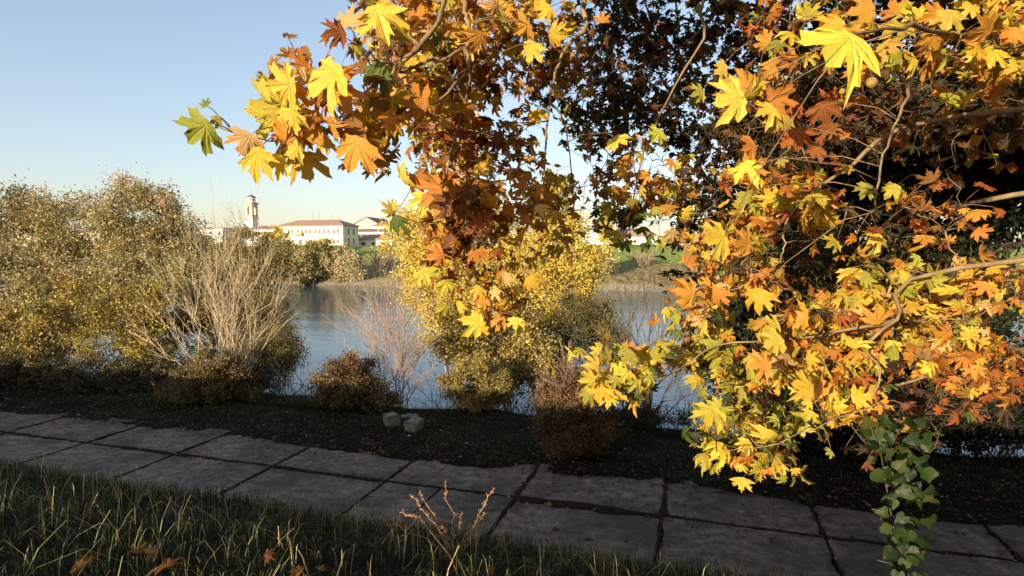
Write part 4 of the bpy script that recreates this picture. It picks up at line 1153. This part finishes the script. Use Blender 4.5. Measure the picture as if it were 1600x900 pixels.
YO = 'YWyOoTtbg'; BR = 'oBRbOKbty'; DK = 'KkBKKkkK'; MX = 'YyOobBgTRK'; EO = 'OoYYWRyygTKO'; EY = 'yYgygOGk'
for a in [
    (450, 200, 45, 28, 3.0, .2, 18, .12, 'YOWyTo'), (540, 180, 90, 60, 3.15, .3, 50, .12, 'OoWTYyb'), (590, 235, 45, 30, 3.2, .15, 14, .10, 'OyTt'), (500, 110, 50, 25, 3.1, .2, 12, .11, 'Oob'),
    (600, 60, 50, 60, 3.6, .35, 40, .11, 'yOTbogt'), (660, 60, 90, 75, 4.2, .5, 130, .12, 'OobTtyYYWg'), (650, 150, 60, 45, 3.8, .4, 60, .12, 'OoTyYWb'), (740, 30, 110, 60, 5.0, .6, 150, .12, 'OobyTRYYW'),
    (700, 130, 70, 55, 4.6, .5, 90, .12, 'obROyYT'), (800, 50, 100, 70, 5.5, .8, 160, .12, BR + 'OYyT'), (860, 90, 80, 60, 6.0, .8, 130, .12, BR + 'OT'), (745, 120, 60, 40, 4.8, .4, 50, .12, 'RBbRoK'),
    (700, 200, 60, 35, 4.5, .4, 70, .12, 'obOTyRY'), (690, 235, 40, 30, 4.6, .3, 30, .11, 'oTtb'), (760, 220, 60, 35, 5.0, .4, 70, .11, BR + 'OYY'), (815, 225, 35, 60, 5.0, .4, 36, .11, 'obOyT'),
    (700, 290, 55, 45, 4.7, .4, 75, .12, 'RBbobOYy'), (760, 290, 50, 45, 4.9, .4, 60, .11, 'oRBOyT'), (715, 360, 55, 50, 4.7, .4, 85, .12, 'BRKbBoO'), (690, 420, 40, 40, 4.7, .35, 35, .11, 'oRbYy'),
    (780, 360, 50, 40, 4.9, .35, 35, .11, 'OoYbR'), (835, 320, 45, 40, 5.0, .35, 45, .11, 'OTtyYo'), (870, 360, 30, 45, 5.0, .3, 25, .10, 'OTtg'), (770, 440, 60, 40, 4.7, .35, 50, .11, 'oOTYRy'), (775, 490, 45, 28, 4.6, .3, 34, .11, 'OoTYR'),
    (880, 290, 35, 35, 5.2, .3, 22, .10, 'yOTg'),
    # crown part further back, its shade put into the dark leaf colours
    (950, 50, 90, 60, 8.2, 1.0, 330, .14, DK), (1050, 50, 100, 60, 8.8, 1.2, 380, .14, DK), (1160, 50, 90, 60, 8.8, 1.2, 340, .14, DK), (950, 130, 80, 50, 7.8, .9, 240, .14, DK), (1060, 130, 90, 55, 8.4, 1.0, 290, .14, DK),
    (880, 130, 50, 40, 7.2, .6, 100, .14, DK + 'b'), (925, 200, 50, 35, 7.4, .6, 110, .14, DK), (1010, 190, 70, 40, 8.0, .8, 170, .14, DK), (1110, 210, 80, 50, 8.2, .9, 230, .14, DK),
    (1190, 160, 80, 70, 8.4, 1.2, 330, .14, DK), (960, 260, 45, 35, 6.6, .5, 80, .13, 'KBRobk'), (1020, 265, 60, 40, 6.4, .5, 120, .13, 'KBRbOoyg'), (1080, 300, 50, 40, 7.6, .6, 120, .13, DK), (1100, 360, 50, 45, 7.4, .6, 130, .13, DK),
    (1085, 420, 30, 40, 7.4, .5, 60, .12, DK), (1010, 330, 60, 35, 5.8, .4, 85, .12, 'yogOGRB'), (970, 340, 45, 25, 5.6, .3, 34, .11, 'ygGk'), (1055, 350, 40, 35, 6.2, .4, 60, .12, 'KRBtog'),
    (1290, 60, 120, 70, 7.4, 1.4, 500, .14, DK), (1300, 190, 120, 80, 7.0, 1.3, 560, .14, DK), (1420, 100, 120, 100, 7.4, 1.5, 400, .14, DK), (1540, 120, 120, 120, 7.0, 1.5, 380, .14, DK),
    # right-hand mass, nearer and sunlit
    (1230, 40, 60, 40, 5.0, .6, 34, .13, 'ogbBKR'), (1330, 40, 70, 40, 3.2, .5, 26, .13, 'OoYyR'), (1180, 140, 60, 35, 4.4, .5, 24, .12, 'OoRYb'), (1260, 200, 50, 35, 4.4, .5, 14, .12, 'RoBRbK'), (1340, 190, 60, 60, 4.6, .6, 10, .12, 'RKBbKk'),
    (1170, 270, 50, 30, 4.6, .4, 30, .12, 'OoyR'), (1180, 340, 55, 50, 4.5, .4, 75, .12, 'OgYyRTY'), (1265, 320, 55, 38, 4.3, .4, 54, .12, 'OYygoR'), (1350, 345, 50, 40, 4.4, .5, 12, .12, 'RoObKk'), (1140, 410, 60, 50, 4.4, .4, 70, .12, EO + 'T'),
    (1180, 440, 40, 32, 4.3, .4, 36, .12, EO), (1100, 480, 45, 40, 4.4, .4, 45, .12, 'OoyT'), (1105, 540, 50, 50, 4.4, .4, 110, .115, EY), (1145, 600, 40, 45, 4.6, .4, 34, .115, EY + 'k'), (1275, 515, 70, 45, 4.0, .45, 105, .125, EO),
    (1340, 500, 60, 50, 4.0, .4, 90, .125, EO), (1225, 570, 55, 40, 4.0, .4, 60, .12, EO), (1310, 580, 60, 50, 3.9, .4, 110, .12, EO), (1385, 440, 35, 40, 4.0, .4, 30, .12, 'yYgO'), (1290, 640, 55, 28, 4.0, .35, 34, .115, 'yYgOo'),
    (1120, 650, 35, 30, 4.1, .3, 30, .11, EY), (1170, 690, 60, 35, 4.0, .35, 75, .115, EY + 'o'), (1215, 725, 40, 30, 3.9, .3, 34, .11, 'yYg'), (1120, 705, 35, 22, 4.0, .25, 22, .11, EY), (1240, 650, 45, 30, 4.3, .35, 45, .115, 'ygkG'),
    (1345, 640, 40, 30, 4.0, .3, 18, .11, 'yORoG'), (1395, 650, 36, 50, 4.6, .4, 16, .11, 'RKKBG'), (975, 585, 50, 40, 4.2, .3, 65, .11, 'yYgGyg'), (1030, 565, 30, 30, 4.3, .25, 22, .10, 'ygtO'), (925, 600, 18, 25, 4.1, .2, 10, .10, 'yg'),
    # leaves behind the lit sprays, inner shade put into their near-black colours
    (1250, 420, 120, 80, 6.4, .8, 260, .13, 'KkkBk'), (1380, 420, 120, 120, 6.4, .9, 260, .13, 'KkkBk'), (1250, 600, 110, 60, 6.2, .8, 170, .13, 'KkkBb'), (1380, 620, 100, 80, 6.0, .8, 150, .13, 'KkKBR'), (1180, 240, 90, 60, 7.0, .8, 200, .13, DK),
    # on past the old frame edge
    (1470, 60, 80, 60, 3.2, .5, 50, .13, 'YyWOg'), (1560, 90, 60, 70, 3.4, .5, 70, .13, 'YyOog'), (1470, 200, 80, 70, 4.4, .5, 14, .13, 'RoBbOK'), (1560, 260, 70, 80, 4.4, .5, 20, .13, 'oRbKK'), (1470, 330, 80, 50, 4.4, .5, 26, .13, 'OoRKb'),
    (1465, 500, 80, 50, 4.2, .5, 90, .13, EO), (1560, 450, 70, 50, 4.2, .5, 70, .13, EO), (1470, 560, 70, 50, 4.2, .4, 90, .12, 'OoRYb'), (1560, 580, 60, 60, 4.3, .4, 70, .12, 'RoKbO'), (1500, 640, 50, 30, 4.8, .4, 20, .12, 'KRkG'),
]:
    spray(*a)

heroes(HERO_A, lambda x, y, s: 3.0 + (x - 450) * .0012)
heroes(HERO_B, lambda x, y, s: float(np.clip(.165 * 930 / s, 3.3, 5.2)) if y < 200 else 4.5 + (.5 if s < 28 else 0))
heroes(HERO_D, lambda x, y, s: 5.6)
heroes(HERO_E, lambda x, y, s: float(np.clip(.175 * 930 / s, 1.75, 4.4)))
heroes(HERO_F, lambda x, y, s: 4.1)
print('hero leaves', n_part)


for m_, n_ in ((heavy, 'foliage'),):
    o = m_.build(n_, M['leaf_col'], plane, smooth=True, org=PT_BASE); tag(o, kind='stuff')
# unseen upper crown, its clumps added and thickened to shade tree and road
top = G()
rngc = np.random.default_rng(5)
cent = []
for (c, r, k) in [((-2.5, -1.0, 10.0), (4.5, 3.0, 1.5), 60), ((2.5, .5, 10.3), (4.0, 3.5, 1.7), 60), ((1.0, 8.5, 13.0), (4.5, 3.5, 2.0), 60), ((6.0, 5.0, 11.0), (4.0, 4.0, 3.0), 60), ((7.5, 0.0, 9.5), (4.0, 4.0, 3.0), 90), ((4.5, 9.0, 11.5), (4.5, 4.0, 2.2), 80), ((10, 9, 9), (4, 4, 3), 60), ((2.0, -4.0, 11.0), (5.0, 2.5, 2.0), 50), ((11, 5, 8), (3.5, 4, 3.5), 60)]:
    d = rngc.normal(0, 1, (k, 3)); d /= np.linalg.norm(d, axis=1)[:, None]
    cent.append(np.array(c) + d * np.array(r) * rngc.random((k, 1)) ** .4)
cent = np.concatenate(cent)
P = np.repeat(cent, 120, 0) + rngc.normal(0, .5, (len(cent) * 120, 3))
leaf_quads(top, P, .25, pick([COL[c] for c in 'YOobRyg'], len(P), rngc), rngc, .4, 1.0)
o = top.build('shading_crown', M['leaf_small'], plane, org=PT_BASE); tag(o, kind='stuff')
for e in cent[::3]:
    j = int(np.argmin(np.linalg.norm(NET - e, axis=1)))
    twg.tube(curve(NET[j], e, 5, wob=.04), np.linspace(.02, .006, 5), 4)
# round seed balls
balls = [(1362, 129, 8.5, 1.9), (698, 335, 5, 4.4), (663, 348, 4.5, 4.5), (706, 411, 5, 4.4), (708, 419, 4.5, 4.4), (741, 438, 5, 4.4), (756, 452, 5, 4.4), (749, 463, 5.5, 4.4), (669, 335, 5, 4.5), (979, 262, 5, 5.4), (985, 272, 5, 5.4), (980, 280, 5, 5.4),
         (929, 346, 4, 5.2), (932, 354, 4, 5.2), (932, 358, 3.5, 5.2), (962, 325, 4.5, 5.4), (958, 318, 4.5, 5.4), (610, 245, 4, 3.1), (906, 300, 4, 5.2), (1316, 143, 5, 3.0)]
for px, py, rp, d in balls:
    c = at(px, py, d); r = rp / 930 * d
    prof = np.linspace(-PI / 2, PI / 2, 8)
    g = G(); g.tube([(0, 0, r * math.sin(a)) for a in prof], [max(r * math.cos(a), .0005) * (1 + .04 * R.normal()) for a in prof], 10)
    o = g.build('seed_ball', M['seed'], plane, smooth=True); o.location = c - PT_BASE
    j = int(np.argmin(np.linalg.norm(NET - c, axis=1) + (NET[:, 2] < c[2]) * 1.0))
    q = NET[j]
    twg.tube(np.array([q, q * .35 + c * .65 + [0, 0, .35 * np.linalg.norm(q - c)], c + [0, 0, r]]), [.002, .0015, .0012], 4)
o = twg.build('twig_mass', M['twig'], plane, smooth=True, org=PT_BASE); tag(o, kind='stuff')

# ------------------------------------------------------------------ climbing vine at the right
def vine():
    b = np.array([2.75, 3.6, 0]); b[2] = gz(b[0], b[1])
    root = empty('climbing_vine', b); tag(root, 'green climbing vine with broad glossy leaves hanging at the lower right', 'plant')
    g = G()
    paths = [[b - [0, 0, .1], A(1420, 900, 3.7), A(1395, 820, 3.6), A(1385, 760, 3.5), A(1375, 700, 3.5), A(1355, 655, 3.5)], [A(1395, 820, 3.6), A(1380, 800, 3.5), A(1362, 795, 3.45)], [A(1375, 700, 3.5), A(1350, 690, 3.4), A(1330, 665, 3.4)],
             [A(1420, 900, 3.7), A(1390, 880, 3.5), A(1370, 875, 3.5)], [A(1385, 760, 3.5), A(1420, 740, 3.6), A(1460, 700, 3.7), A(1480, 640, 3.9)]]
    for p in paths: g.tube(np.array(p), np.linspace(.006, .003, len(p)), 5)
    g.build('stem', M['bark_dark'], root, smooth=True, org=b)
    # one leaf shape
    half = [(0, 1), (.06, .90), (.15, .78), (.20, .66), (.33, .56), (.36, .42), (.46, .30), (.42, .14), (.36, .0), (.20, -.07), (.06, -.02)]
    out = np.array(half + [(-x, y) for x, y in half[::-1][:-1]])
    V = [(0, 0, 0), (0, .35, -.02), (0, .7, -.03)]; 
    V = [(0, .4, -.03)] + [(x, y, .34 * abs(x) - .25 * y * y + .03 * math.sin(y * 21 + x * 9)) for x, y in out]
    n = len(out); F = [(0, 1 + (i + 1) % n, 1 + i) for i in range(n)]
    vm = []
    for q in range(4):
        VV = np.array(V) * [R.uniform(.8, 1.25), 1, R.uniform(.2, 1.8)] + R.normal(0, .025, (len(V), 3)); VV[:, 2] += R.normal(0, .25) * VV[:, 0] * VV[:, 1]
        o = G().add(VV, F).build('leaf', M['leaf_gloss'], root, smooth=True); vm.append(o.data); bpy.data.objects.remove(o)
    spots = [(1339, 663, 38, 200), (1353, 688, 40, 262), (1321, 702, 24, 250), (1374, 745, 28, 200), (1385, 760, 30, 230), (1378, 790, 26, 260), (1358, 800, 24, 180), (1370, 815, 24, 280), (1385, 835, 34, 265), (1395, 860, 32, 290), (1366, 868, 22, 250),
             (1390, 725, 26, 60), (1400, 780, 26, 320), (1345, 720, 22, 240), (1365, 655, 24, 100), (1410, 820, 30, 300), (1350, 785, 18, 190), (1380, 890, 28, 270), (1325, 655, 26, 180), (1395, 700, 26, 20), (1400, 745, 28, 250), (1372, 775, 22, 200),
             (1420, 790, 28, 250), (1430, 850, 30, 280), (1410, 880, 28, 300), (1370, 720, 24, 300), (1392, 770, 28, 200), (1388, 812, 26, 220), (1400, 840, 28, 250), (1378, 848, 24, 200), (1392, 885, 28, 240), (1404, 720, 28, 300), (1332, 680, 30, 220), (1345, 700, 26, 290), (1382, 735, 24, 170),
             (1390, 750, 26, 330), (1368, 845, 22, 160), (1406, 865, 28, 200), (1412, 760, 26, 60), (1348, 662, 28, 150), (1372, 690, 28, 320), (1385, 670, 26, 30), (1415, 905, 30, 260), (1384, 905, 28, 250), (1430, 700, 26, 250), (1445, 760, 28, 200), (1440, 810, 28, 290), (1460, 850, 28, 250), (1425, 870, 26, 220), (1470, 730, 26, 300), (1415, 680, 24, 150), (1455, 895, 28, 250), (1480, 800, 26, 240), (1435, 780, 26, 180)]
    spots += [(float(R.uniform(1350, 1440)), float(R.uniform(650, 905)), float(R.uniform(20, 32)), float(R.uniform(150, 330))) for _ in range(45)]
    spots = [q for q in spots if q[0] < 1442]
    spots = [q for q in spots if q[0] > 1340 + max(0, (q[1] - 690)) * .12 or q[1] < 700]
    for px, py, sp, ang in spots:
        px += 18
        p = at(px, py, 3.5 + R.normal(0, .12)); a = math.radians(ang)
        tip = np.array([math.cos(a), R.normal(-.2, .3), math.sin(a)])
        nrm = (CAMP - p) / np.linalg.norm(CAMP - p) * .8 + SUNA * .3 + R.normal(0, .5, 3) + [0, 0, .3]
        Mx = orient(tip, nrm); L = R.uniform(.55, .92) * sp * p[1] / 930 * 1.05; base = p - Mx[:, 1] * L * .5
        o = bpy.data.objects.new('leaf', vm[R.integers(0, 4)]); link(o, root)
        o.matrix_local = Matrix([[*(Mx[r] * L), base[r] - b[r]] for r in range(3)] + [[0, 0, 0, 1]])
        c = np.array([(.014, .030, .005), (.02, .042, .008), (.04, .056, .012), (.05, .056, .012), (.016, .032, .006), (.012, .026, .005)][R.integers(0, 6)]) * R.uniform(.7, 1.2)
        o.color = (*c, 1)


vine()

# ------------------------------------------------------------------ grass, litter, weeds
def blades(name, t, s, hmin, hmax, cols, width, lean=.35, seed=0, parent=None):
    rng = np.random.default_rng(seed)
    n = len(t)
    z = gz_ts(t, s)
    x = RX * t + PX * s; y = RY * t + PY * s
    P = np.stack([x, y, z - .01], 1)
    h = rng.uniform(hmin, hmax, n) * (0.65 + .5 * (vnoise(t * 1.7, s * 1.7, 8) * .5 + .5))
    a = rng.uniform(0, 2 * PI, n); ln = np.abs(rng.normal(0, lean, n)) * h
    d = np.stack([np.cos(a), np.sin(a), np.zeros(n)], 1)
    wdir = np.stack([-np.sin(a), np.cos(a), np.zeros(n)], 1) + rng.normal(0, .4, (n, 3)) * [1, 1, 0]
    w = width * rng.uniform(.6, 1.3, (n, 1))
    up = np.array([0, 0, 1.])
    m1 = P + up * (h * .5)[:, None] + d * (ln * .25)[:, None]
    m2 = P + up * (h * .85)[:, None] + d * (ln * .7)[:, None]
    tp_ = P + up * (h * np.clip(1 - .55 * (ln / h) ** 1.5, .3, 1))[:, None] + d * (ln * 1.35)[:, None]
    V = np.stack([P - wdir * w * .5, P + wdir * w * .5, m1 - wdir * w * .45, m1 + wdir * w * .45, m2 - wdir * w * .3, m2 + wdir * w * .3, tp_], 1).reshape(-1, 3)
    k = np.arange(n)[:, None] * 7
    F = np.concatenate([k + q for q in ([0, 1, 3], [0, 3, 2], [2, 3, 5], [2, 5, 4], [4, 5, 6])])
    g = G(); g.add(V, F, np.repeat(pick(cols, n, rng, .25), 7, 0))
    o = g.build(name, M['grass'], parent)
    return o


rg = np.random.default_rng(31)
n = 75000
t = rg.uniform(-15, 7, n); s = 8.5 - rg.random(n) ** .85 * 9.5
edge = 8.02 + .22 * vnoise(t * 1.1, t * 0 + 3, 6) + .1 * vnoise(t * 4, t * 0 + 5, 6)
k = s < edge
GR = [(.022, .045, .010), (.018, .034, .009), (.030, .052, .014), (.05, .06, .02), (.02, .036, .010)]
o = blades('grass', t[k], s[k], .07, .19, GR, .0055, .6, 1)
tag(o, 'long dark green grass with pale dry blades on the near slope', 'grass', kind='stuff')
n = 7000
t = rg.uniform(-15, 3, n); s = 8.15 - rg.random(n) ** .8 * 6.2
o = blades('dry_grass', t, s, .12, .32, [(.40, .31, .13), (.28, .21, .09), (.20, .22, .07), (.52, .44, .22)], .0036, .8, 2)  # straw tones lightened to stand for sun on the grass tips
tag(o, 'dry straw coloured grass blades, lightened to look sunlit, among the green on the slope', 'grass', kind='stuff')
n = 60000
t = rg.uniform(-30, 14, n); s = rg.uniform(11.7, 16.4, n)
k = vnoise(t * .6, s * .9, 12) + vnoise(t * 2.2, s * 2.2, 13) * .6 > -.35 + (12.6 - s) * .8
o = blades('verge_grass', t[k], s[k], .04, .11, [(.05, .11, .022), (.042, .085, .018), (.07, .125, .03), (.09, .09, .035), (.075, .055, .025)], .009, .5, 3)
tag(o, 'short dark grass on the shaded verge between road and river', 'grass', kind='stuff')
n = 2400
t = rg.uniform(-22, 12, n); s = 10.15 + rg.normal(0, .035, n)
q_ = rg.random(n) < .4; t = np.where(q_, np.array(jl)[rg.integers(0, len(jl), n)] + rg.normal(0, .02, n), t); s = np.where(q_, rg.uniform(10.2, 11.7, n), s)
k = vnoise(t * 1.4, s * 1.1, 33) > .05
o = blades('joint_grass', t[k], s[k], .07, .16, [(.05, .08, .02), (.10, .09, .035), (.16, .12, .05)], .006, .6, 9)
tag(o, 'small tufts of grass growing in the joints of the concrete road', 'grass', kind='stuff')
n = 1500
t = rg.uniform(-30, 10, n); s = rg.uniform(15.4, 16.6, n)
k = vnoise(t * .8, s * 0 + 2, 14) > -.1
o = blades('reeds', t[k], s[k], .25, .75, [(.05, .055, .03), (.09, .07, .04), (.12, .10, .06)], .010, .35, 4)
tag(o, 'thin dark reeds along the top of the river bank', 'reeds', kind='stuff')


def litter(name, label, t, s, size, cols, seed, lift=.012):
    rng = np.random.default_rng(seed)
    n = len(t); x = RX * t + PX * s; y = RY * t + PY * s
    on = (s > 8.4) & (s < 11.75)
    z = np.maximum(gz_ts(t, s), np.where(on, .012, -9)) + lift
    P = np.stack([x, y, z], 1)
    a = rng.uniform(0, 2 * PI, n)
    d = np.stack([np.cos(a), np.sin(a), rng.uniform(-.1, .35, n)], 1); w = np.stack([-np.sin(a), np.cos(a), rng.normal(0, .25, n)], 1)
    L = size * rng.uniform(.4, 1.3, (n, 1))
    up = np.array([0, 0, 1.])
    ring = []
    for q, (u, v, c) in enumerate([(1, 0, .25), (.35, .28, .0), (.5, .75, .2), (-.05, .35, 0), (-.35, .6, .25), (-.5, 0, .05), (-.35, -.6, .2), (-.05, -.35, 0), (.5, -.75, .25), (.35, -.28, 0)]):
        ring.append(P + d * L * u * .6 + w * L * v * .6 + up * L * c * rng.uniform(0, 1, (n, 1)))
    V = np.stack([P] + ring, 1).reshape(-1, 3)
    k = np.arange(n)[:, None] * 11
    F = np.concatenate([k + [0, 1 + i, 1 + (i + 1) % 10] for i in range(10)])
    g = G(); g.add(V, F, np.repeat(pick(cols, n, rng, .3), 11, 0))
    o = g.build(name, M['attr_matte']); tag(o, label, 'leaf litter', kind='stuff')


n = 9000
t = rg.uniform(-26, 12, n); s = 11.4 + np.abs(rg.normal(0, 1.5, n)); k = s < 16
litter('leaf_litter', 'brown fallen leaves scattered over the dark verge beyond the road', t[k], s[k], .07, [(.11, .055, .026), (.07, .035, .018), (.16, .09, .045), (.05, .03, .015)], 1)
n = 260
litter('pale_litter', 'pale curled leaf flecks scattered over the verge', rg.uniform(-22, 6, n), 11.6 + rg.random(n) * 4, .06, [(.5, .45, .38), (.62, .58, .52), (.38, .32, .24)], 2, .03)
n = 2600
t = rg.uniform(-20, 12, n); s = np.where(rg.random(n) < .5, 10.15 + rg.normal(0, .15, n), 11.6 - np.abs(rg.normal(0, 1.1, n)))
q_ = rg.random(n) < .25; t = np.where(q_, np.array(jl)[rg.integers(0, len(jl), n)] + rg.normal(0, .08, n), t); s = np.where(q_, rg.uniform(8.3, 11.7, n), s)
litter('road_litter', 'small brown leaf scraps caught in the joints of the concrete road', t, s, .05, [(.10, .05, .025), (.16, .08, .035), (.07, .04, .02)], 3)

n = 420
litter('dry_litter', 'dry curled brown leaves blown over the concrete road', rg.uniform(-20, 12, n), 11.7 - np.abs(rg.normal(0, 1.3, n)), .10, [(.22, .11, .045), (.30, .17, .07), (.14, .07, .03)], 5, .015)
# bigger fallen plane leaves, one by one
FL = [(212, 862, 44, 'O', 'orange fallen plane leaf in the grass at the lower left corner'), (262, 884, 50, 'o', 'brown-orange curled fallen leaf near the bottom left in grass'), (245, 860, 34, 't', 'pale brown dried leaf beside the orange corner leaf'), (470, 893, 30, 'O', 'bright orange fallen leaf at the bottom edge left of the dry weed'),
      (497, 888, 24, 'o', 'small dull orange leaf next to the bright orange bottom one'), (415, 868, 30, 'R', 'dark red-brown fallen leaf half sunk in the grass'), (585, 850, 24, 'b', 'small brown leaf in grass under the dry weed'), (770, 893, 26, 'O', 'orange fallen leaf at the bottom edge right of the dry weed'),
      (825, 878, 24, 'o', 'rusty fallen leaf in the grass tufts beside the road'), (120, 880, 44, 'o', 'rusty fallen plane leaf in the grass left of the corner leaf'), (395, 815, 24, 'b', 'brown leaf caught in the lit grass tips by the road')]


def fallen(px, py, sp, c, label, onroad=False, grp=None):
    # walk along the sight line to the ground
    for d in np.arange(2.5, 16, .02):
        p = at(px, py, d)
        zg = max(gz(p[0], p[1]), .012 if onroad else -9)
        if p[2] <= zg + (.01 if onroad else .08): break
    L = sp * d / 930 / 1.1 * (1 if onroad else .72)
    Mx = orient(np.array([*R.normal(0, 1, 2), .15]), np.array([R.normal(0, .25), -.35 + R.normal(0, .2), 1]))
    o = bpy.data.objects.new('fallen_leaf', LM[R.integers(0, 10)]); link(o)
    o.matrix_world = Matrix([[*(Mx[r] * L), p[r]] for r in range(3)] + [[0, 0, 0, 1]])
    o.color = (*(np.array(COL[c]) * R.uniform(.35, .75)), 1)
    tag(o, label, 'leaf', grp or 'fallen plane leaves in the grass')


for a in FL: fallen(*a)
ROADL = [(860, 789, 13, 't', 'pale star-shaped leaf lying on the wide dirty joint of the road'), (922, 841, 14, 'b', 'largest brown leaf in the middle of a near road slab'), (937, 822, 12, 'b', 'brown leaf just behind the largest one on the slab'),
         (865, 826, 11, 'b', 'small brown leaf near the left part of the same near slab'), (530, 742, 9, 't', 'tiny pale leaf on the road slab below the concrete blocks'), (770, 800, 9, 'b', 'tiny brown leaf beside the crossing of two road joints'),
         (1010, 790, 10, 'b', 'small brown leaf near the right corner of a far slab'), (690, 735, 9, 't', 'tiny pale leaf at the far edge of the road under the blocks'), (1130, 830, 9, 'b', 'tiny leaf beside the dark leafy weed on the road'),
         (1210, 850, 10, 'b', 'small leaf on the shaded slab right of the dark weeds'), (420, 700, 8, 'b', 'tiny brown leaf near the single pale straw stalk'), (980, 846, 9, 'b', 'tiny brown leaf close to the cross joint of the near slabs')]
for a in ROADL: fallen(*a, True, 'fallen leaves on the concrete road')


def weed(px, py, d, stems, label, name='dry_weed', mat='dry_stalk', bits=14, r=.0045, bit=.024, cat='weed'):
    """stems: (px, py) ends as the photograph shows them; small dry seed husks along each"""
    b = at(px, py, d)
    root = empty(name, b); tag(root, label, cat)
    for (ex, ey, arch) in stems:
        e = at(ex, ey, d + R.normal(0, .12))
        P = curve(b - [0, 0, .05], e, 8, wob=.03, up=arch)
        g = G(); g.tube(P, np.linspace(r, r * .4, 8), 5)
        so = g.build('stem', M[mat], root, smooth=True, org=b)
        gh = G()
        for _ in range(bits):
            f = R.random() ** .6 * 6.9; i = int(f); q = P[i] + (P[i + 1] - P[i]) * (f - i)
            dd = R.normal(0, 1, 3); dd /= np.linalg.norm(dd); dd[2] += .3
            L = bit * R.uniform(.5, 1.5)
            gh.tube([q, q + dd * L * .6, q + dd * L], [.0012, bit * .16, .0006], 4)
        tag(gh.build('seed_husk', M[mat], so, org=b), kind='stuff')
    return root


weed(712, 862, 4.1, [(695, 752, 0), (774, 762, .02), (640, 772, .06), (606, 820, .08), (665, 800, .05), (722, 800, 0), (745, 835, .02), (690, 820, .03), (628, 800, .1), (655, 770, .04), (760, 800, .05)], 'large golden dried weed with two long upright stalks in the grass', bits=44, r=.004, bit=.019)
weed(772, 862, 4.7, [(797, 793, .02), (750, 858, .1), (800, 868, .1), (780, 840, 0)], 'smaller dry weed right of the large golden one', bits=12)
weed(298, 775, 7.9, [(318, 728, 0), (280, 762, .1), (262, 780, .1), (306, 790, .05)], 'short curled golden weed at the grass edge near the left', bits=16)
weed(378, 800, 7.6, [(375, 752, 0), (392, 775, .05), (366, 785, .05)], 'thin reddish dry weed at the grass edge, left of centre', bits=12)
weed(403, 712, 11.2, [(392, 678, 0), (404, 690, 0)], 'single pale straw stalk standing on the road slab', bits=6, r=.006)
weed(428, 800, 8.0, [(425, 768, .0), (432, 785, 0), (418, 770, .05)], 'small brown stalk at the grass edge right of the reddish weed', bits=8)
weed(600, 840, 5.0, [(588, 795, .1), (612, 800, .12), (622, 815, .1), (580, 815, .12)], 'arching straw grass clump left of the large dry weed', bits=4)
weed(1075, 850, 9.4, [(1072, 792, 0), (1086, 805, 0), (1092, 820, 0), (1060, 828, 0), (1110, 824, 0)], 'dark leafy upright weed growing out of the road slabs', name='dark_weed', mat='dark_stem', bits=30, r=.005, bit=.035)
weed(1107, 880, 9.0, [(1108, 825, 0), (1115, 850, 0)], 'slim dark weed right of the taller dark one', name='dark_weed', mat='dark_stem', bits=16, r=.005, bit=.035)
weed(470, 810, 7.2, [(468, 745, 0), (452, 760, 0), (486, 742, 0)], 'three hair-thin dark grass stalks against the road', name='dark_weed', mat='dark_stem', bits=2, r=.002)
